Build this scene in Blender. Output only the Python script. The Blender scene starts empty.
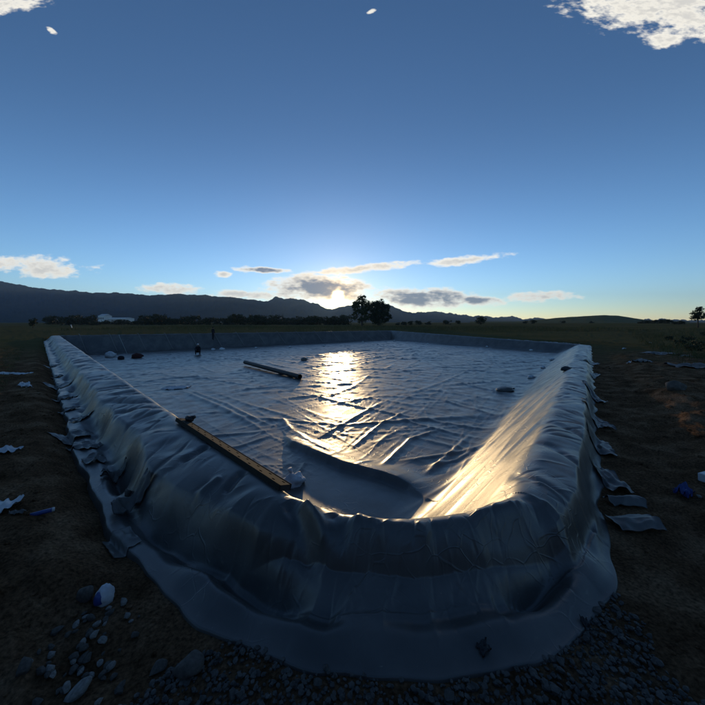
import bpy, bmesh, math, random
import numpy as np
from mathutils import Vector, Matrix, noise as mnoise

# ------------------------------------------------------------------ camera, sky, sun, exposure
scene = bpy.context.scene
C = scene.collection
CH = 2.1                                   # eye height above the ground
F, HX, HY, SZ = 320.0, 352.5, 322.0, 705.0 # focal length in photo pixels, horizon row
cam_d = bpy.data.cameras.new('camera')
cam = bpy.data.objects.new('camera', cam_d); C.objects.link(cam)
cam.location = (0, 0, CH); cam.rotation_euler = (math.radians(90), 0, 0)
cam_d.sensor_width = 36; cam_d.lens = 36 * F / SZ
cam_d.shift_y = -(SZ / 2 - HY) / SZ
cam_d.clip_start = 0.05; cam_d.clip_end = 40000
scene.camera = cam

SUN_AZ = math.atan((338 - HX) / F)         # just left of straight ahead
SUN_EL = math.radians(4.7)
SUN_DIR = Vector((math.sin(SUN_AZ) * math.cos(SUN_EL), math.cos(SUN_AZ) * math.cos(SUN_EL), math.sin(SUN_EL)))
sun_d = bpy.data.lights.new('sun', 'SUN'); sun_d.energy = 2.0; sun_d.angle = math.radians(0.6)
sun_d.color = (1.0, 0.70, 0.36)
sun = bpy.data.objects.new('sun', sun_d); C.objects.link(sun)
sun.rotation_euler = SUN_DIR.to_track_quat('Z', 'Y').to_euler(); sun.location = (0, 0, 50)

scene.view_settings.view_transform = 'Standard'
scene.view_settings.look = 'None'
scene.view_settings.gamma = 1.0
scene.view_settings.exposure = 0.35
scene.view_settings.use_curve_mapping = False

SKY_STRENGTH = 0.14
SKY_TINT = (1.02, 1.0, 1.06)
world = bpy.data.worlds.new('World'); scene.world = world; world.use_nodes = True
wt = world.node_tree; wt.nodes.clear()
def wn(t, **kw):
    n = wt.nodes.new(t)
    for k, v in kw.items(): setattr(n, k, v)
    return n
def wput(sock, v):
    if isinstance(v, bpy.types.NodeSocket): wt.links.new(v, sock)
    elif isinstance(v, (tuple, list)) and sock.type == 'RGBA' and len(v) == 3: sock.default_value = (*v, 1)
    else: sock.default_value = v
def wm(op, a, b=None, c=None, clamp=False):
    n = wn('ShaderNodeMath', operation=op, use_clamp=clamp)
    wput(n.inputs[0], a)
    if b is not None: wput(n.inputs[1], b)
    if c is not None: wput(n.inputs[2], c)
    return n.outputs[0]
def wstep(x, lo, hi):
    n = wn('ShaderNodeMapRange', interpolation_type='SMOOTHSTEP')
    wput(n.inputs['Value'], x); wput(n.inputs['From Min'], lo); wput(n.inputs['From Max'], hi)
    return n.outputs['Result']
def wmix(f, a, b, blend='MIX'):
    n = wn('ShaderNodeMix', data_type='RGBA', blend_type=blend)
    wput(n.inputs['Factor'], f); wput(n.inputs['A'], a); wput(n.inputs['B'], b)
    return [o for o in n.outputs if o.type == 'RGBA'][0]
sky = wn('ShaderNodeTexSky', sky_type='NISHITA', sun_disc=False)
sky.sun_elevation = SUN_EL; sky.sun_rotation = SUN_AZ
sky.altitude = 1500; sky.air_density = 1.0; sky.dust_density = 0.25; sky.ozone_density = 3.0
tc = wn('ShaderNodeTexCoord'); sep = wn('ShaderNodeSeparateXYZ'); wt.links.new(tc.outputs['Generated'], sep.inputs[0])
X, Y, Z = sep.outputs
yc = wm('MAXIMUM', Y, 0.03)
gx, gz = wm('DIVIDE', X, yc), wm('DIVIDE', Z, yc)
comb = wn('ShaderNodeCombineXYZ'); wput(comb.inputs[0], gx); wput(comb.inputs[1], wm('MULTIPLY', gz, 2.2))
def wnoise(scale, detail=6, rough=0.6, off=0.0):
    n = wn('ShaderNodeTexNoise'); n.noise_dimensions = '3D'
    v = wn('ShaderNodeVectorMath', operation='ADD'); wt.links.new(comb.outputs[0], v.inputs[0]); v.inputs[1].default_value = (off, off * .7, off * .3)
    wt.links.new(v.outputs[0], n.inputs['Vector'])
    n.inputs['Scale'].default_value = scale; n.inputs['Detail'].default_value = detail; n.inputs['Roughness'].default_value = rough
    return n.outputs['Fac']
n_big, n_fine = wnoise(11, 6, .56), wnoise(40, 3, .5, 3.7)
nz = wm('ADD', wm('MULTIPLY', wm('SUBTRACT', n_big, .5), 2.6), wm('MULTIPLY', wm('SUBTRACT', n_fine, .5), 1.3))
# clouds given by direction: centre x, y, half width, half height (photo pixels), tilt, darkness of the core
CL = [(36, 266, 60, 13, -.06, .44), (262, 270, 30, 3.6, -.05, .9), (366, 268, 64, 5.5, .10, .22), (468, 260, 44, 5.5, .12, .12),
      (320, 288, 60, 14, -.04, 1.0), (425, 298, 60, 11, .0, .85), (478, 301, 28, 6, -.05, .6), (543, 297, 44, 6.5, .03, .2),
      (172, 289, 44, 7, -.02, .44), (245, 295, 46, 6, -.03, .35), (655, 2, 132, 40, -.18, .30), (8, 2, 56, 13, .1, .15),
      (52, 31, 7, 3, -.5, .1), (371, 12, 6, 2.6, .4, .1), (222, 274, 10, 4, 0, .1), (246, 269, 10, 5, .0, .1),
      (664, 40, 24, 10, .1, .1)]
def cloud_group(items):
    best = None
    for (cx, cy, a, b, tl, dk) in items:
        ct, st = math.cos(tl), math.sin(tl); u0, v0 = (cx - HX) / F, (HY - cy) / F
        mp = wn('ShaderNodeMapping', vector_type='TEXTURE'); wt.links.new(flat.outputs[0], mp.inputs['Vector'])
        mp.inputs['Location'].default_value = (u0, v0, 0); mp.inputs['Rotation'].default_value = (0, 0, tl); mp.inputs['Scale'].default_value = (a / F, b / F, 1)
        d = wn('ShaderNodeVectorMath', operation='DOT_PRODUCT'); wt.links.new(mp.outputs[0], d.inputs[0]); wt.links.new(mp.outputs[0], d.inputs[1])
        best = d.outputs['Value'] if best is None else wm('MINIMUM', best, d.outputs['Value'])
    return best
flat = wn('ShaderNodeCombineXYZ'); wput(flat.inputs[0], gx); wput(flat.inputs[1], gz)
d_dark = cloud_group([c for c in CL if c[5] >= .45]); d_lite = cloud_group([c for c in CL if c[5] < .45])
dens = wm('MAXIMUM', wm('MAXIMUM', wm('SUBTRACT', 1.3, d_dark), wm('SUBTRACT', 1.0, d_lite)), -1.6)
dark = wm('MAXIMUM', wm('MULTIPLY', wm('MAXIMUM', wm('SUBTRACT', 1.35, d_dark), 0), .9), wm('MULTIPLY', wm('MAXIMUM', wm('SUBTRACT', 1.35, d_lite), 0), .36))
front = wstep(Y, .05, .2)
raw = wm('ADD', dens, nz)
alpha = wm('MULTIPLY', wstep(raw, .10, .95), front)
thick = wm('MULTIPLY', wstep(raw, .45, 1.35), wm('MINIMUM', dark, 1.0))
cosang = wn('ShaderNodeVectorMath', operation='DOT_PRODUCT'); wt.links.new(tc.outputs['Generated'], cosang.inputs[0]); cosang.inputs[1].default_value = SUN_DIR
ang = wm('MULTIPLY', wm('ARCCOSINE', wm('MINIMUM', cosang.outputs['Value'], 1.0)), 180 / math.pi)
def wexp(scale): return wm('EXPONENT', wm('DIVIDE', ang, -scale))
skyc = wmix(1.0, sky.outputs[0], SKY_TINT, 'MULTIPLY')
skys = wn('ShaderNodeVectorMath', operation='SCALE'); wt.links.new(skyc, skys.inputs[0]); wput(skys.inputs['Scale'], wm('MULTIPLY', wm('SUBTRACT', 1.42, wm('MULTIPLY', wstep(Z, -.02, .55), .50)), SKY_STRENGTH))
near_sun = wexp(5.0)
bright = wmix(near_sun, (.95, .90, .78), (1.25, .92, .50))
greyc = wmix(near_sun, (.15, .17, .22), (.19, .18, .20))
cloudc = wmix(thick, bright, greyc)
col = wmix(wm('MULTIPLY', alpha, .94), skys.outputs[0], cloudc)
# the sun burning through the air over the ridge: bright core and warm aureole
core = wm('MULTIPLY', wstep(ang, 1.3, .4), 16.0)
aur = wm('ADD', wm('MULTIPLY', wexp(1.2), 2.6), wm('MULTIPLY', wexp(4.0), .16))
glow = wm('ADD', core, aur)
glc = wn('ShaderNodeVectorMath', operation='SCALE'); glc.inputs[0].default_value = (1.0, .66, .27); wt.links.new(wm('MULTIPLY', glow, wm('SUBTRACT', 1, wm('MULTIPLY', thick, .82))), glc.inputs['Scale'])
tot = wn('ShaderNodeVectorMath', operation='ADD'); wt.links.new(col, tot.inputs[0]); wt.links.new(glc.outputs[0], tot.inputs[1])
bg = wn('ShaderNodeBackground'); bg.inputs['Strength'].default_value = 1.0; wt.links.new(tot.outputs[0], bg.inputs[0])
wo = wn('ShaderNodeOutputWorld'); wt.links.new(bg.outputs[0], wo.inputs[0])

# ------------------------------------------------------------------ helpers
rng = np.random.default_rng(7); random.seed(7)
PERM = rng.permutation(512)
def perlin(x, y, seed=0):
    xi = np.floor(x).astype(np.int64); yi = np.floor(y).astype(np.int64)
    xf, yf = x - xi, y - yi
    def g(ix, iy, dx, dy):
        h = PERM[(PERM[(PERM[(ix + seed * 37) & 511] + iy) & 511] + seed * 11) & 511] * (2 * math.pi / 512)
        return np.cos(h) * dx + np.sin(h) * dy
    u = xf ** 3 * (xf * (xf * 6 - 15) + 10); v = yf ** 3 * (yf * (yf * 6 - 15) + 10)
    a = g(xi, yi, xf, yf); b = g(xi + 1, yi, xf - 1, yf); c = g(xi, yi + 1, xf, yf - 1); d = g(xi + 1, yi + 1, xf - 1, yf - 1)
    return (a * (1 - u) + b * u) * (1 - v) + (c * (1 - u) + d * u) * v
def fbm(x, y, oct=4, seed=0, gain=.5):
    s = 0; a = 1
    for i in range(oct):
        s = s + a * perlin(x * 2 ** i, y * 2 ** i, seed + i); a *= gain
    return s
def smooth(x, a, b):
    t = np.clip((x - a) / (b - a), 0, 1); return t * t * (3 - 2 * t)
def link(o, parent=None):
    C.objects.link(o)
    if parent is not None: o.parent = parent
    return o
def mesh_np(name, V, Q, mat, parent=None, sm=True):
    me = bpy.data.meshes.new(name)
    V = np.asarray(V, np.float32); Q = np.asarray(Q, np.int32); k = Q.shape[1]
    me.vertices.add(len(V)); me.vertices.foreach_set('co', V.ravel())
    me.loops.add(Q.size); me.loops.foreach_set('vertex_index', Q.ravel())
    me.polygons.add(len(Q)); me.polygons.foreach_set('loop_start', np.arange(len(Q), dtype=np.int32) * k)
    me.polygons.foreach_set('use_smooth', np.full(len(Q), sm))
    me.materials.append(mat); me.update(calc_edges=True); me.validate()
    return link(bpy.data.objects.new(name, me), parent)
def bm_obj(name, bm, mat, parent=None, sm=False):
    me = bpy.data.meshes.new(name); bmesh.ops.recalc_face_normals(bm, faces=bm.faces[:]); bm.to_mesh(me); bm.free(); me.materials.append(mat)
    if sm: me.polygons.foreach_set('use_smooth', np.full(len(me.polygons), True))
    return link(bpy.data.objects.new(name, me), parent)
def empty(name, loc, rz=0):
    o = bpy.data.objects.new(name, None); o.location = loc; o.rotation_euler.z = rz; o.empty_display_size = .2; return link(o)
def tag(o, label=None, cat=None, group=None, kind=None):
    for k, v in (('label', label), ('category', cat), ('group', group), ('kind', kind)):
        if v: o[k] = v
    return o
def copy_tree(o, parent=None):
    c = o.copy(); link(c, parent)
    for ch in list(o.children): copy_tree(ch, c)
    return c
def box(bm, cx, cy, cz, sx, sy, sz, rz=0, bev=0):
    r = bmesh.ops.create_cube(bm, size=1, matrix=Matrix.Translation((cx, cy, cz)) @ Matrix.Rotation(rz, 4, 'Z') @ Matrix.Diagonal((sx, sy, sz, 1)))
    if bev: bmesh.ops.bevel(bm, geom=list({e for v in r['verts'] for e in v.link_edges}), offset=bev, segments=2, affect='EDGES')
def tube(bm, p, q, r1, r2=None, n=8, cap=True):
    p, q = Vector(p), Vector(q); d = q - p
    m = Matrix.Translation((p + q) / 2) @ d.to_track_quat('Z', 'Y').to_matrix().to_4x4()
    bmesh.ops.create_cone(bm, cap_ends=cap, segments=n, radius1=r1, radius2=r1 if r2 is None else r2, depth=d.length, matrix=m)

def mat(name, base=(.5, .5, .5), rough=.6, spec=.5, nscale=8, ncol=None, nmix=.5, bump=0, bscale=30, bdist=.01, metal=0, detail=6, coord='Object', rvar=0, trans=None):
    m = bpy.data.materials.new(name); m.use_nodes = True; t = m.node_tree; b = t.nodes['Principled BSDF']
    b.inputs['Base Color'].default_value = (*base, 1); b.inputs['Roughness'].default_value = rough
    b.inputs['Specular IOR Level'].default_value = spec; b.inputs['Metallic'].default_value = metal
    c = t.nodes.new('ShaderNodeTexCoord')
    def no(s, d=detail):
        n = t.nodes.new('ShaderNodeTexNoise'); n.inputs['Scale'].default_value = s; n.inputs['Detail'].default_value = d; n.inputs['Roughness'].default_value = .6
        t.links.new(c.outputs[coord], n.inputs['Vector']); return n
    if ncol:
        n = no(nscale); r = t.nodes.new('ShaderNodeValToRGB'); r.color_ramp.elements[0].position = .5 - nmix * .4; r.color_ramp.elements[1].position = .5 + nmix * .4
        r.color_ramp.elements[0].color = (*base, 1); r.color_ramp.elements[1].color = (*ncol, 1)
        t.links.new(n.outputs['Fac'], r.inputs[0]); t.links.new(r.outputs[0], b.inputs['Base Color'])
    if rvar:
        n = no(nscale * 1.7); mr = t.nodes.new('ShaderNodeMapRange'); mr.inputs['To Min'].default_value = rough - rvar; mr.inputs['To Max'].default_value = rough + rvar
        mr.inputs['From Min'].default_value = .3; mr.inputs['From Max'].default_value = .7
        t.links.new(n.outputs['Fac'], mr.inputs['Value']); t.links.new(mr.outputs[0], b.inputs['Roughness'])
    if bump:
        n = no(bscale, 8); bp = t.nodes.new('ShaderNodeBump'); bp.inputs['Strength'].default_value = bump; bp.inputs['Distance'].default_value = bdist
        t.links.new(n.outputs['Fac'], bp.inputs['Height']); t.links.new(bp.outputs[0], b.inputs['Normal'])
    return m
M = {}
def liner_material():
    m = bpy.data.materials.new('liner'); m.use_nodes = True; t = m.node_tree; b = t.nodes['Principled BSDF']; c = t.nodes.new('ShaderNodeTexCoord')
    def no(sc, d=6, r=.6, dist=0):
        n = t.nodes.new('ShaderNodeTexNoise'); n.inputs['Scale'].default_value = sc; n.inputs['Detail'].default_value = d; n.inputs['Roughness'].default_value = r; n.inputs['Distortion'].default_value = dist
        t.links.new(c.outputs['Object'], n.inputs['Vector']); return n.outputs['Fac']
    def mr(f, a, b_, lo=0, hi=1):
        n = t.nodes.new('ShaderNodeMapRange'); n.interpolation_type = 'SMOOTHSTEP'; t.links.new(f, n.inputs['Value'])
        for k, v in (('From Min', a), ('From Max', b_), ('To Min', lo), ('To Max', hi)): n.inputs[k].default_value = v
        return n.outputs['Result']
    def mixc(f, A, B):
        n = t.nodes.new('ShaderNodeMix'); n.data_type = 'RGBA'; t.links.new(f, n.inputs['Factor'])
        for k, v in (('A', A), ('B', B)):
            if isinstance(v, tuple): n.inputs[k].default_value = (*v, 1)
            else: t.links.new(v, n.inputs[k])
        return [o for o in n.outputs if o.type == 'RGBA'][0]
    col = mixc(mr(no(1.1, 7), .35, .68), (.060, .056, .051), (.108, .100, .090))
    col = mixc(mr(no(4.5, 9, .7, .6), .60, .74), col, (.17, .15, .125))        # dried mud film
    col = mixc(mr(no(60, 3), .71, .76), col, (.24, .21, .17))                    # splashes
    t.links.new(col, b.inputs['Base Color'])
    t.links.new(mr(no(2.3, 8, .65), .3, .7, .30, .46), b.inputs['Roughness']); b.inputs['Specular IOR Level'].default_value = .75
    v = t.nodes.new('ShaderNodeTexVoronoi'); v.feature = 'DISTANCE_TO_EDGE'; v.inputs['Scale'].default_value = 5.5; v.inputs['Randomness'].default_value = 1
    wv = t.nodes.new('ShaderNodeVectorMath'); wv.operation = 'MULTIPLY_ADD'; nn = t.nodes.new('ShaderNodeTexNoise'); nn.inputs['Scale'].default_value = 2.0; t.links.new(c.outputs['Object'], nn.inputs['Vector'])
    t.links.new(nn.outputs['Color'], wv.inputs[0]); wv.inputs[1].default_value = (.5, .5, .5); t.links.new(c.outputs['Object'], wv.inputs[2]); t.links.new(wv.outputs[0], v.inputs['Vector'])
    cre = mr(v.outputs['Distance'], 0, .06, 1, 0)
    ad = t.nodes.new('ShaderNodeMath'); ad.operation = 'MULTIPLY_ADD'; t.links.new(no(30, 8, .6), ad.inputs[0]); ad.inputs[1].default_value = .35
    mk = t.nodes.new('ShaderNodeMath'); mk.operation = 'MULTIPLY'; t.links.new(cre, mk.inputs[0]); t.links.new(mr(no(1.7, 4), .45, .65), mk.inputs[1]); t.links.new(mk.outputs[0], ad.inputs[2])
    bp = t.nodes.new('ShaderNodeBump'); bp.inputs['Strength'].default_value = .35; bp.inputs['Distance'].default_value = .006
    t.links.new(ad.outputs[0], bp.inputs['Height']); t.links.new(bp.outputs[0], b.inputs['Normal'])
    return m
M['liner'] = liner_material()
M['flap'] = mat('flap', (.085, .080, .073), .45, .5, 3, (.145, .135, .120), .7, .3, 30, .006)
M['seam'] = mat('seam', (.17, .16, .145), .45, .5)
M['white'] = mat('white_plastic', (.62, .63, .64), .5, .5, 12, (.5, .5, .49), .6, .3, 40, .004)
M['sack'] = mat('sack_weave', (.66, .67, .68), .6, .4, 9, (.42, .43, .44), .6, .5, 60, .004)
M['blue'] = mat('blue_plastic', (.03, .06, .22), .35, .5)
M['orange'] = mat('orange_cap', (.55, .25, .04), .4, .5)
M['pipe'] = mat('black_pipe', (.012, .012, .013), .6, .5, 6, (.03, .03, .03), .6)
M['alu'] = mat('aluminium', (.042, .039, .03), .85, .15, 14, (.028, .025, .02), .6, .2, 60, .002)
M['rock'] = mat('rock', (.06, .052, .044), .85, .25, 3, (.17, .152, .13), .7, .6, 30, .012)
M['pale_rock'] = mat('pale_rock', (.15, .135, .115), .85, .25, 3, (.42, .40, .36), .7, .6, 30, .012)
M['gravel'] = mat('gravel', (.020, .019, .018), .7, .35, 17, (.13, .12, .105), .6, .5, 60, .006)
M['dark_cloth'] = mat('dark_cloth', (.02, .02, .025), .9, .2)
M['red_cloth'] = mat('red_cloth', (.06, .022, .022), .9, .2)
M['skin'] = mat('skin', (.25, .14, .09), .6, .4)
M['cap'] = mat('cap', (.6, .6, .6), .7, .3)
M['rope'] = mat('rope', (.35, .36, .33), .8, .2)
M['bark'] = mat('bark', (.07, .055, .045), .9, .2)
M['leaf'] = mat('leaf', (.030, .045, .018), .7, .25, .5, (.055, .07, .03), .8)
M['leaf_dark'] = mat('leaf_dark', (.022, .034, .016), .7, .25, .3, (.04, .052, .026), .8)
M['grass'] = mat('dry_grass', (.20, .155, .085), 1, 0, .8, (.06, .065, .025), .8)
M['field_grass'] = mat('field_grass', (.11, .092, .045), 1, 0, .4, (.085, .088, .036), .8)
M['wall_white'] = mat('wall_white', (.62, .62, .6), .7, .3)
M['roof_grey'] = mat('roof_grey', (.45, .46, .48), .5, .4)
M['window_dark'] = mat('window_dark', (.03, .035, .045), .2, .5)

# ------------------------------------------------------------------ shape of the place
# inner crest edge of the reservoir, and crest heights (ground = 0)
POLY = np.array([(-34, 37), (-.66, 2.93), (-.1, 2.63), (.46, 2.55), (.98, 2.65), (1.65, 2.96), (20, 28), (6.7, 56.5)], float)
PZ = np.array([.55, .5, .5, .5, .5, .5, .12, .6])
NE = len(POLY)
NXT = np.roll(POLY, -1, 0); NZ = np.roll(PZ, -1)
ELEN = np.linalg.norm(NXT - POLY, axis=1); EDIR = (NXT - POLY) / ELEN[:, None]
EIN = np.stack([-EDIR[:, 1], EDIR[:, 0]], 1)              # inward normals (counter-clockwise polygon)
EU0 = np.concatenate([[0], np.cumsum(ELEN)[:-1]])
RUN = np.array([1.5, 1.4, 1.4, 1.4, 1.4, 1.72, .8, 1.2])
UL = EU0[1]                                               # u where the near end starts
UR = EU0[5]                                               # u where the right bank starts
UFR, UFL = EU0[6], EU0[7]
def floor_z(x, y): return -1.05 + .02 * x
def sdf(x, y):
    """signed distance to the crest edge (outside +), arc position u, crest height"""
    best = np.full(x.shape, 1e9); u = np.zeros(x.shape); zc = np.zeros(x.shape); ins = np.full(x.shape, True)
    for e in range(NE):
        rx, ry = x - POLY[e, 0], y - POLY[e, 1]
        t = np.clip(rx * EDIR[e, 0] + ry * EDIR[e, 1], 0, ELEN[e])
        d = np.hypot(rx - t * EDIR[e, 0], ry - t * EDIR[e, 1])
        m = d < best
        best = np.where(m, d, best); u = np.where(m, EU0[e] + t, u); zc = np.where(m, PZ[e] + (NZ[e] - PZ[e]) * t / ELEN[e], zc)
        ins &= (rx * EIN[e, 0] + ry * EIN[e, 1]) > 0
    return np.where(ins, -best, best), u, zc
def interp_u(u, pts):
    xs, ys = zip(*pts); return np.interp(u, xs, ys)
def outer_params(u):
    w = interp_u(u, [(0, .7), (UL - 4, .66), (UL - 1.2, .60), (UL - .3, .38), (UL + .5, .17), (UR - .7, .15), (UR - .2, .25), (UR + .6, .36), (UR + 3, .44), (UFR, .5), (UFR + 2, .6), (UFL + 70, .6)])
    fw = interp_u(u, [(0, .30), (UL - 2, .22), (UL - .3, .18), (UL + .5, .19), (UL + 1.2, .20), (UR - .2, .15), (UR + 1, .10), (UFR, .12), (UFR + 3, .5), (UFL + 70, .5)])
    E = interp_u(u, [(0, 1.2), (UL - 4, 1.15), (UL - 1.5, 1.06), (UL, .84), (UL + .8, .70), (UR - .6, .70), (UR, .62), (UR + 1, .56), (UFR, .72), (UFR + 3, 1.3), (UFL + 70, 1.3)])
    return w, fw, E
def at_floor(X_, Y_):
    """point of the reservoir floor seen at a photo pixel"""
    dx, dz = (X_ - HX) / F, (HY - Y_) / F
    t = (-1.05 - CH) / (dz - .02 * dx); return dx * t, t
def at_z(X_, Y_, z):
    t = (z - CH) / ((HY - Y_) / F); return (X_ - HX) / F * t, t

def seg_ridge(x, y, pts, h, w, w2=None):
    """rounded ridge along a polyline; w2: width on its far side"""
    best = np.full(x.shape, 1e9); side = np.zeros(x.shape); tt = np.zeros(x.shape)
    L = [0]
    for a, b in zip(pts[:-1], pts[1:]): L.append(L[-1] + math.dist(a, b))
    for i, (a, b) in enumerate(zip(pts[:-1], pts[1:])):
        l = math.dist(a, b); dx, dy = (b[0] - a[0]) / l, (b[1] - a[1]) / l
        rx, ry = x - a[0], y - a[1]
        t = np.clip(rx * dx + ry * dy, 0, l); d = np.hypot(rx - t * dx, ry - t * dy); m = d < best
        best = np.where(m, d, best); side = np.where(m, dx * ry - dy * rx, side); tt = np.where(m, (L[i] + t) / L[-1], tt)
    ww = w if w2 is None else np.where(side > 0, w2, w)
    return h * np.exp(-(best / ww) ** 2) * np.clip(np.minimum(tt, 1 - tt) * 5 + .15, 0, 1)
FOLDS = [([(182, 391), (222, 408), (259, 428)], .07, .13), ([(188, 390), (228, 405), (262, 424)], .05, .10), ([(205, 399), (281, 382), (330, 372)], .05, .12),
         ([(385, 396), (442, 400), (499, 418)], .05, .10), ([(447, 381), (499, 392), (530, 400)], .06, .14), ([(405, 396), (447, 381), (476, 367)], .05, .13),
         ([(357, 365), (394, 357), (430, 352)], .06, .2), ([(428, 391), (459, 391)], .05, .1), ([(314, 441), (360, 415), (384, 402)], .06, .10),
         ([(394, 418), (430, 428), (459, 435)], .05, .08), ([(292, 430), (312, 445), (337, 459)], .05, .10), ([(270, 436), (240, 447), (205, 452)], .05, .09),
         ([(281, 419), (291, 431)], .06, .12), ([(300, 376), (318, 374), (322, 371), (305, 367)], .04, .1), ([(110, 372), (150, 368), (185, 366)], .06, .2),
         ([(130, 385), (165, 379), (210, 376)], .05, .2), ([(330, 405), (370, 398), (410, 405)], .05, .09), ([(350, 450), (380, 425), (410, 410)], .05, .08),
         ([(380, 470), (410, 440), (440, 430)], .06, .08), ([(420, 480), (450, 455), (470, 436)], .06, .09), ([(425, 468), (455, 462), (480, 450)], .05, .09),
         ([(450, 370), (500, 372), (540, 368)], .05, .2), ([(360, 385), (330, 396), (300, 402)], .05, .1), ([(345, 478), (372, 462)], .035, .06), ([(298, 474), (306, 463)], .05, .05)]
FLAP = [at_floor(*p) for p in [(286, 437), (292, 446), (305, 452), (343, 468), (384, 479), (410, 489), (427, 502)]]
FL2 = [([at_floor(*p) for p in pts], h, w) for pts, h, w in FOLDS]
def zero_folds(x, y, ang, la, lb, sharp, seed):
    ca, sa = math.cos(ang), math.sin(ang)
    wx = x + .35 * la * .3 * perlin(x / la * .9, y / la * .9, seed + 5); wy = y + .1 * la * perlin(x / la * .9 + 9, y / la * .9, seed + 6)
    n = perlin((wx * ca + wy * sa) / la, (-wx * sa + wy * ca) / lb, seed)
    return np.exp(-(n / sharp) ** 2)
def make_creases(n, seed, place):
    r = np.random.default_rng(seed); L = []
    for _ in range(n): L.append(place(r))
    return np.array(L)                                     # x0 y0 x1 y1 height width
def place_floor(r):
    d = 4.4 + 46 * r.random() ** 1.7; a = math.radians(r.uniform(-46, 42)); x, y = d * math.sin(a), d * math.cos(a)
    fam = r.random()
    ang = math.radians(r.normal(58, 9) if fam < .45 else r.normal(-42, 10) if fam < .72 else r.normal(12, 10))
    ln = r.uniform(.7, 2.8) * (1 + .09 * d) * (1.6 if fam > .45 else 1); w = max(.022, .0040 * d) * r.uniform(.7, 1.2)
    return (x - math.cos(ang) * ln / 2, y - math.sin(ang) * ln / 2, x + math.cos(ang) * ln / 2, y + math.sin(ang) * ln / 2, w * r.uniform(.12, .28) * (1.35 if r.random() < .15 else 1), w)
FCR = make_creases(1150, 5, place_floor)
rows = []
for k in range(9):                                         # welded panel joints, parallel to the long banks
    c0 = np.array([-26 + 5.6 * k, 33.5]) if k < 6 else np.array([-2 + 4.5 * (k - 6), 20.0]); dv = np.array([.60, .80]) if k < 6 else np.array([-.70, .71])
    a, b = c0 - dv * 22, c0 + dv * 20; rows.append((a[0], a[1], b[0], b[1], .020, .07))
FCR = np.concatenate([FCR, np.array(rows)])
def place_bank(r):
    e = r.choice([0, 0, 0, 1, 2, 3, 4, 5, 5, 5]); t = ELEN[e] * r.random() if ELEN[e] < 3 else 14 * r.random() ** 1.6
    if e == 0: t = ELEN[0] - t
    far = 1 + .10 * (ELEN[e] - t if e == 0 else t if e == 5 else 0)
    so = r.uniform(-.12, .34) if 0 < e < 5 else r.uniform(-.1, .55)
    p = POLY[e] + EDIR[e] * t - EIN[e] * so; base = math.atan2(-EIN[e][1], -EIN[e][0]); a = base + r.normal(.25 if e == 5 else -.25, .45)
    ln = r.uniform(.10, .42) * (.7 if 0 < e < 5 else 1.1) * far ** .5; w = r.uniform(.010, .022) * far
    return (p[0], p[1], p[0] + math.cos(a) * ln, p[1] + math.sin(a) * ln, w * r.uniform(.3, .75) * (1 if r.random() < .6 else -1), w)
BCR = make_creases(210, 6, place_bank)
def creases(x, y, L):
    h = np.zeros(x.shape); m = .3
    pad = L[:, 5] * 4 + .02
    keep = (np.minimum(L[:, 0], L[:, 2]) - pad < x.max()) & (np.maximum(L[:, 0], L[:, 2]) + pad > x.min()) & (np.minimum(L[:, 1], L[:, 3]) - pad < y.max()) & (np.maximum(L[:, 1], L[:, 3]) + pad > y.min())
    xf, yf, hf = x.ravel(), y.ravel(), h.ravel()
    order = np.argsort(yf, kind='stable'); ys = yf[order]
    for (x0, y0, x1, y1, hh, w), pd in zip(L[keep], pad[keep]):
        a, b = np.searchsorted(ys, min(y0, y1) - pd), np.searchsorted(ys, max(y0, y1) + pd)
        if a == b: continue
        ii = order[a:b]; px = xf[ii]; q = (px > min(x0, x1) - pd) & (px < max(x0, x1) + pd); ii = ii[q]
        if not len(ii): continue
        l = math.hypot(x1 - x0, y1 - y0); dx, dy = (x1 - x0) / l, (y1 - y0) / l
        rx, ry = xf[ii] - x0, yf[ii] - y0; t = rx * dx + ry * dy; bend = .018 * min(l, 6) * np.sin(t / l * 3.1)
        d = np.hypot(t - np.clip(t, 0, l), dx * ry - dy * rx + bend); e_ = np.clip(np.minimum(t, l - t) / (l * .3) + .1, 0, 1)
        hf[ii] += hh * e_ * np.exp(-(np.sqrt(d * d + (.35 * w) ** 2) - .35 * w) / (.8 * w))
    return hf.reshape(x.shape)
def floor_relief(x, y):
    n0 = perlin(x / 3.1, y / 3.1, 40); n1 = perlin(x / 2.3 + 7, y / 2.3, 41)
    amp = .55 + .9 * smooth(n0, -.35, .4)
    near = smooth(np.hypot(x, y), 22, 7)
    h = .004 * amp * zero_folds(x, y, math.radians(52), 3.2, .80, .075, 3)
    h += .004 * smooth(n1, -.3, .4) * zero_folds(x, y, math.radians(-36), 3.2, .75, .08, 13)
    h += .040 * zero_folds(x, y, math.radians(8), 14.0, 3.2, .025, 31) * smooth(perlin(x / 5, y / 5, 77), -.25, .2)
    h += .032 * zero_folds(x, y, math.radians(-38), 10.0, 3.2, .025, 33) * smooth(perlin(x / 5 + 4, y / 5, 78), -.2, .25)
    h += .002 * fbm(x / .5, y / .5, 3, 50) + .007 * perlin(x / 1.9, y / 1.9, 55)
    h += creases(x, y, FCR)
    quiet = 1 - .85 * smooth(np.hypot((x - .3) / 2.2, (y - 5.6) / 1.8), 1.15, .7)     # the loose sheet in front lies smooth
    h = h * quiet
    for pts, hh, w in FL2: h = h + seg_ridge(x, y, pts, hh * .62, w * .8)
    h = h * (1 - .9 * smooth(np.hypot((x - .3) / 2.2, (y - 5.4) / 1.5), 1.1, .8))
    h = h + seg_ridge(x, y, FLAP, .14, .07, .45)
    return h
PLK = ((-2.76, 5.12), (-.66, 3.10))                       # where the plank presses the sheet flat
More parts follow.
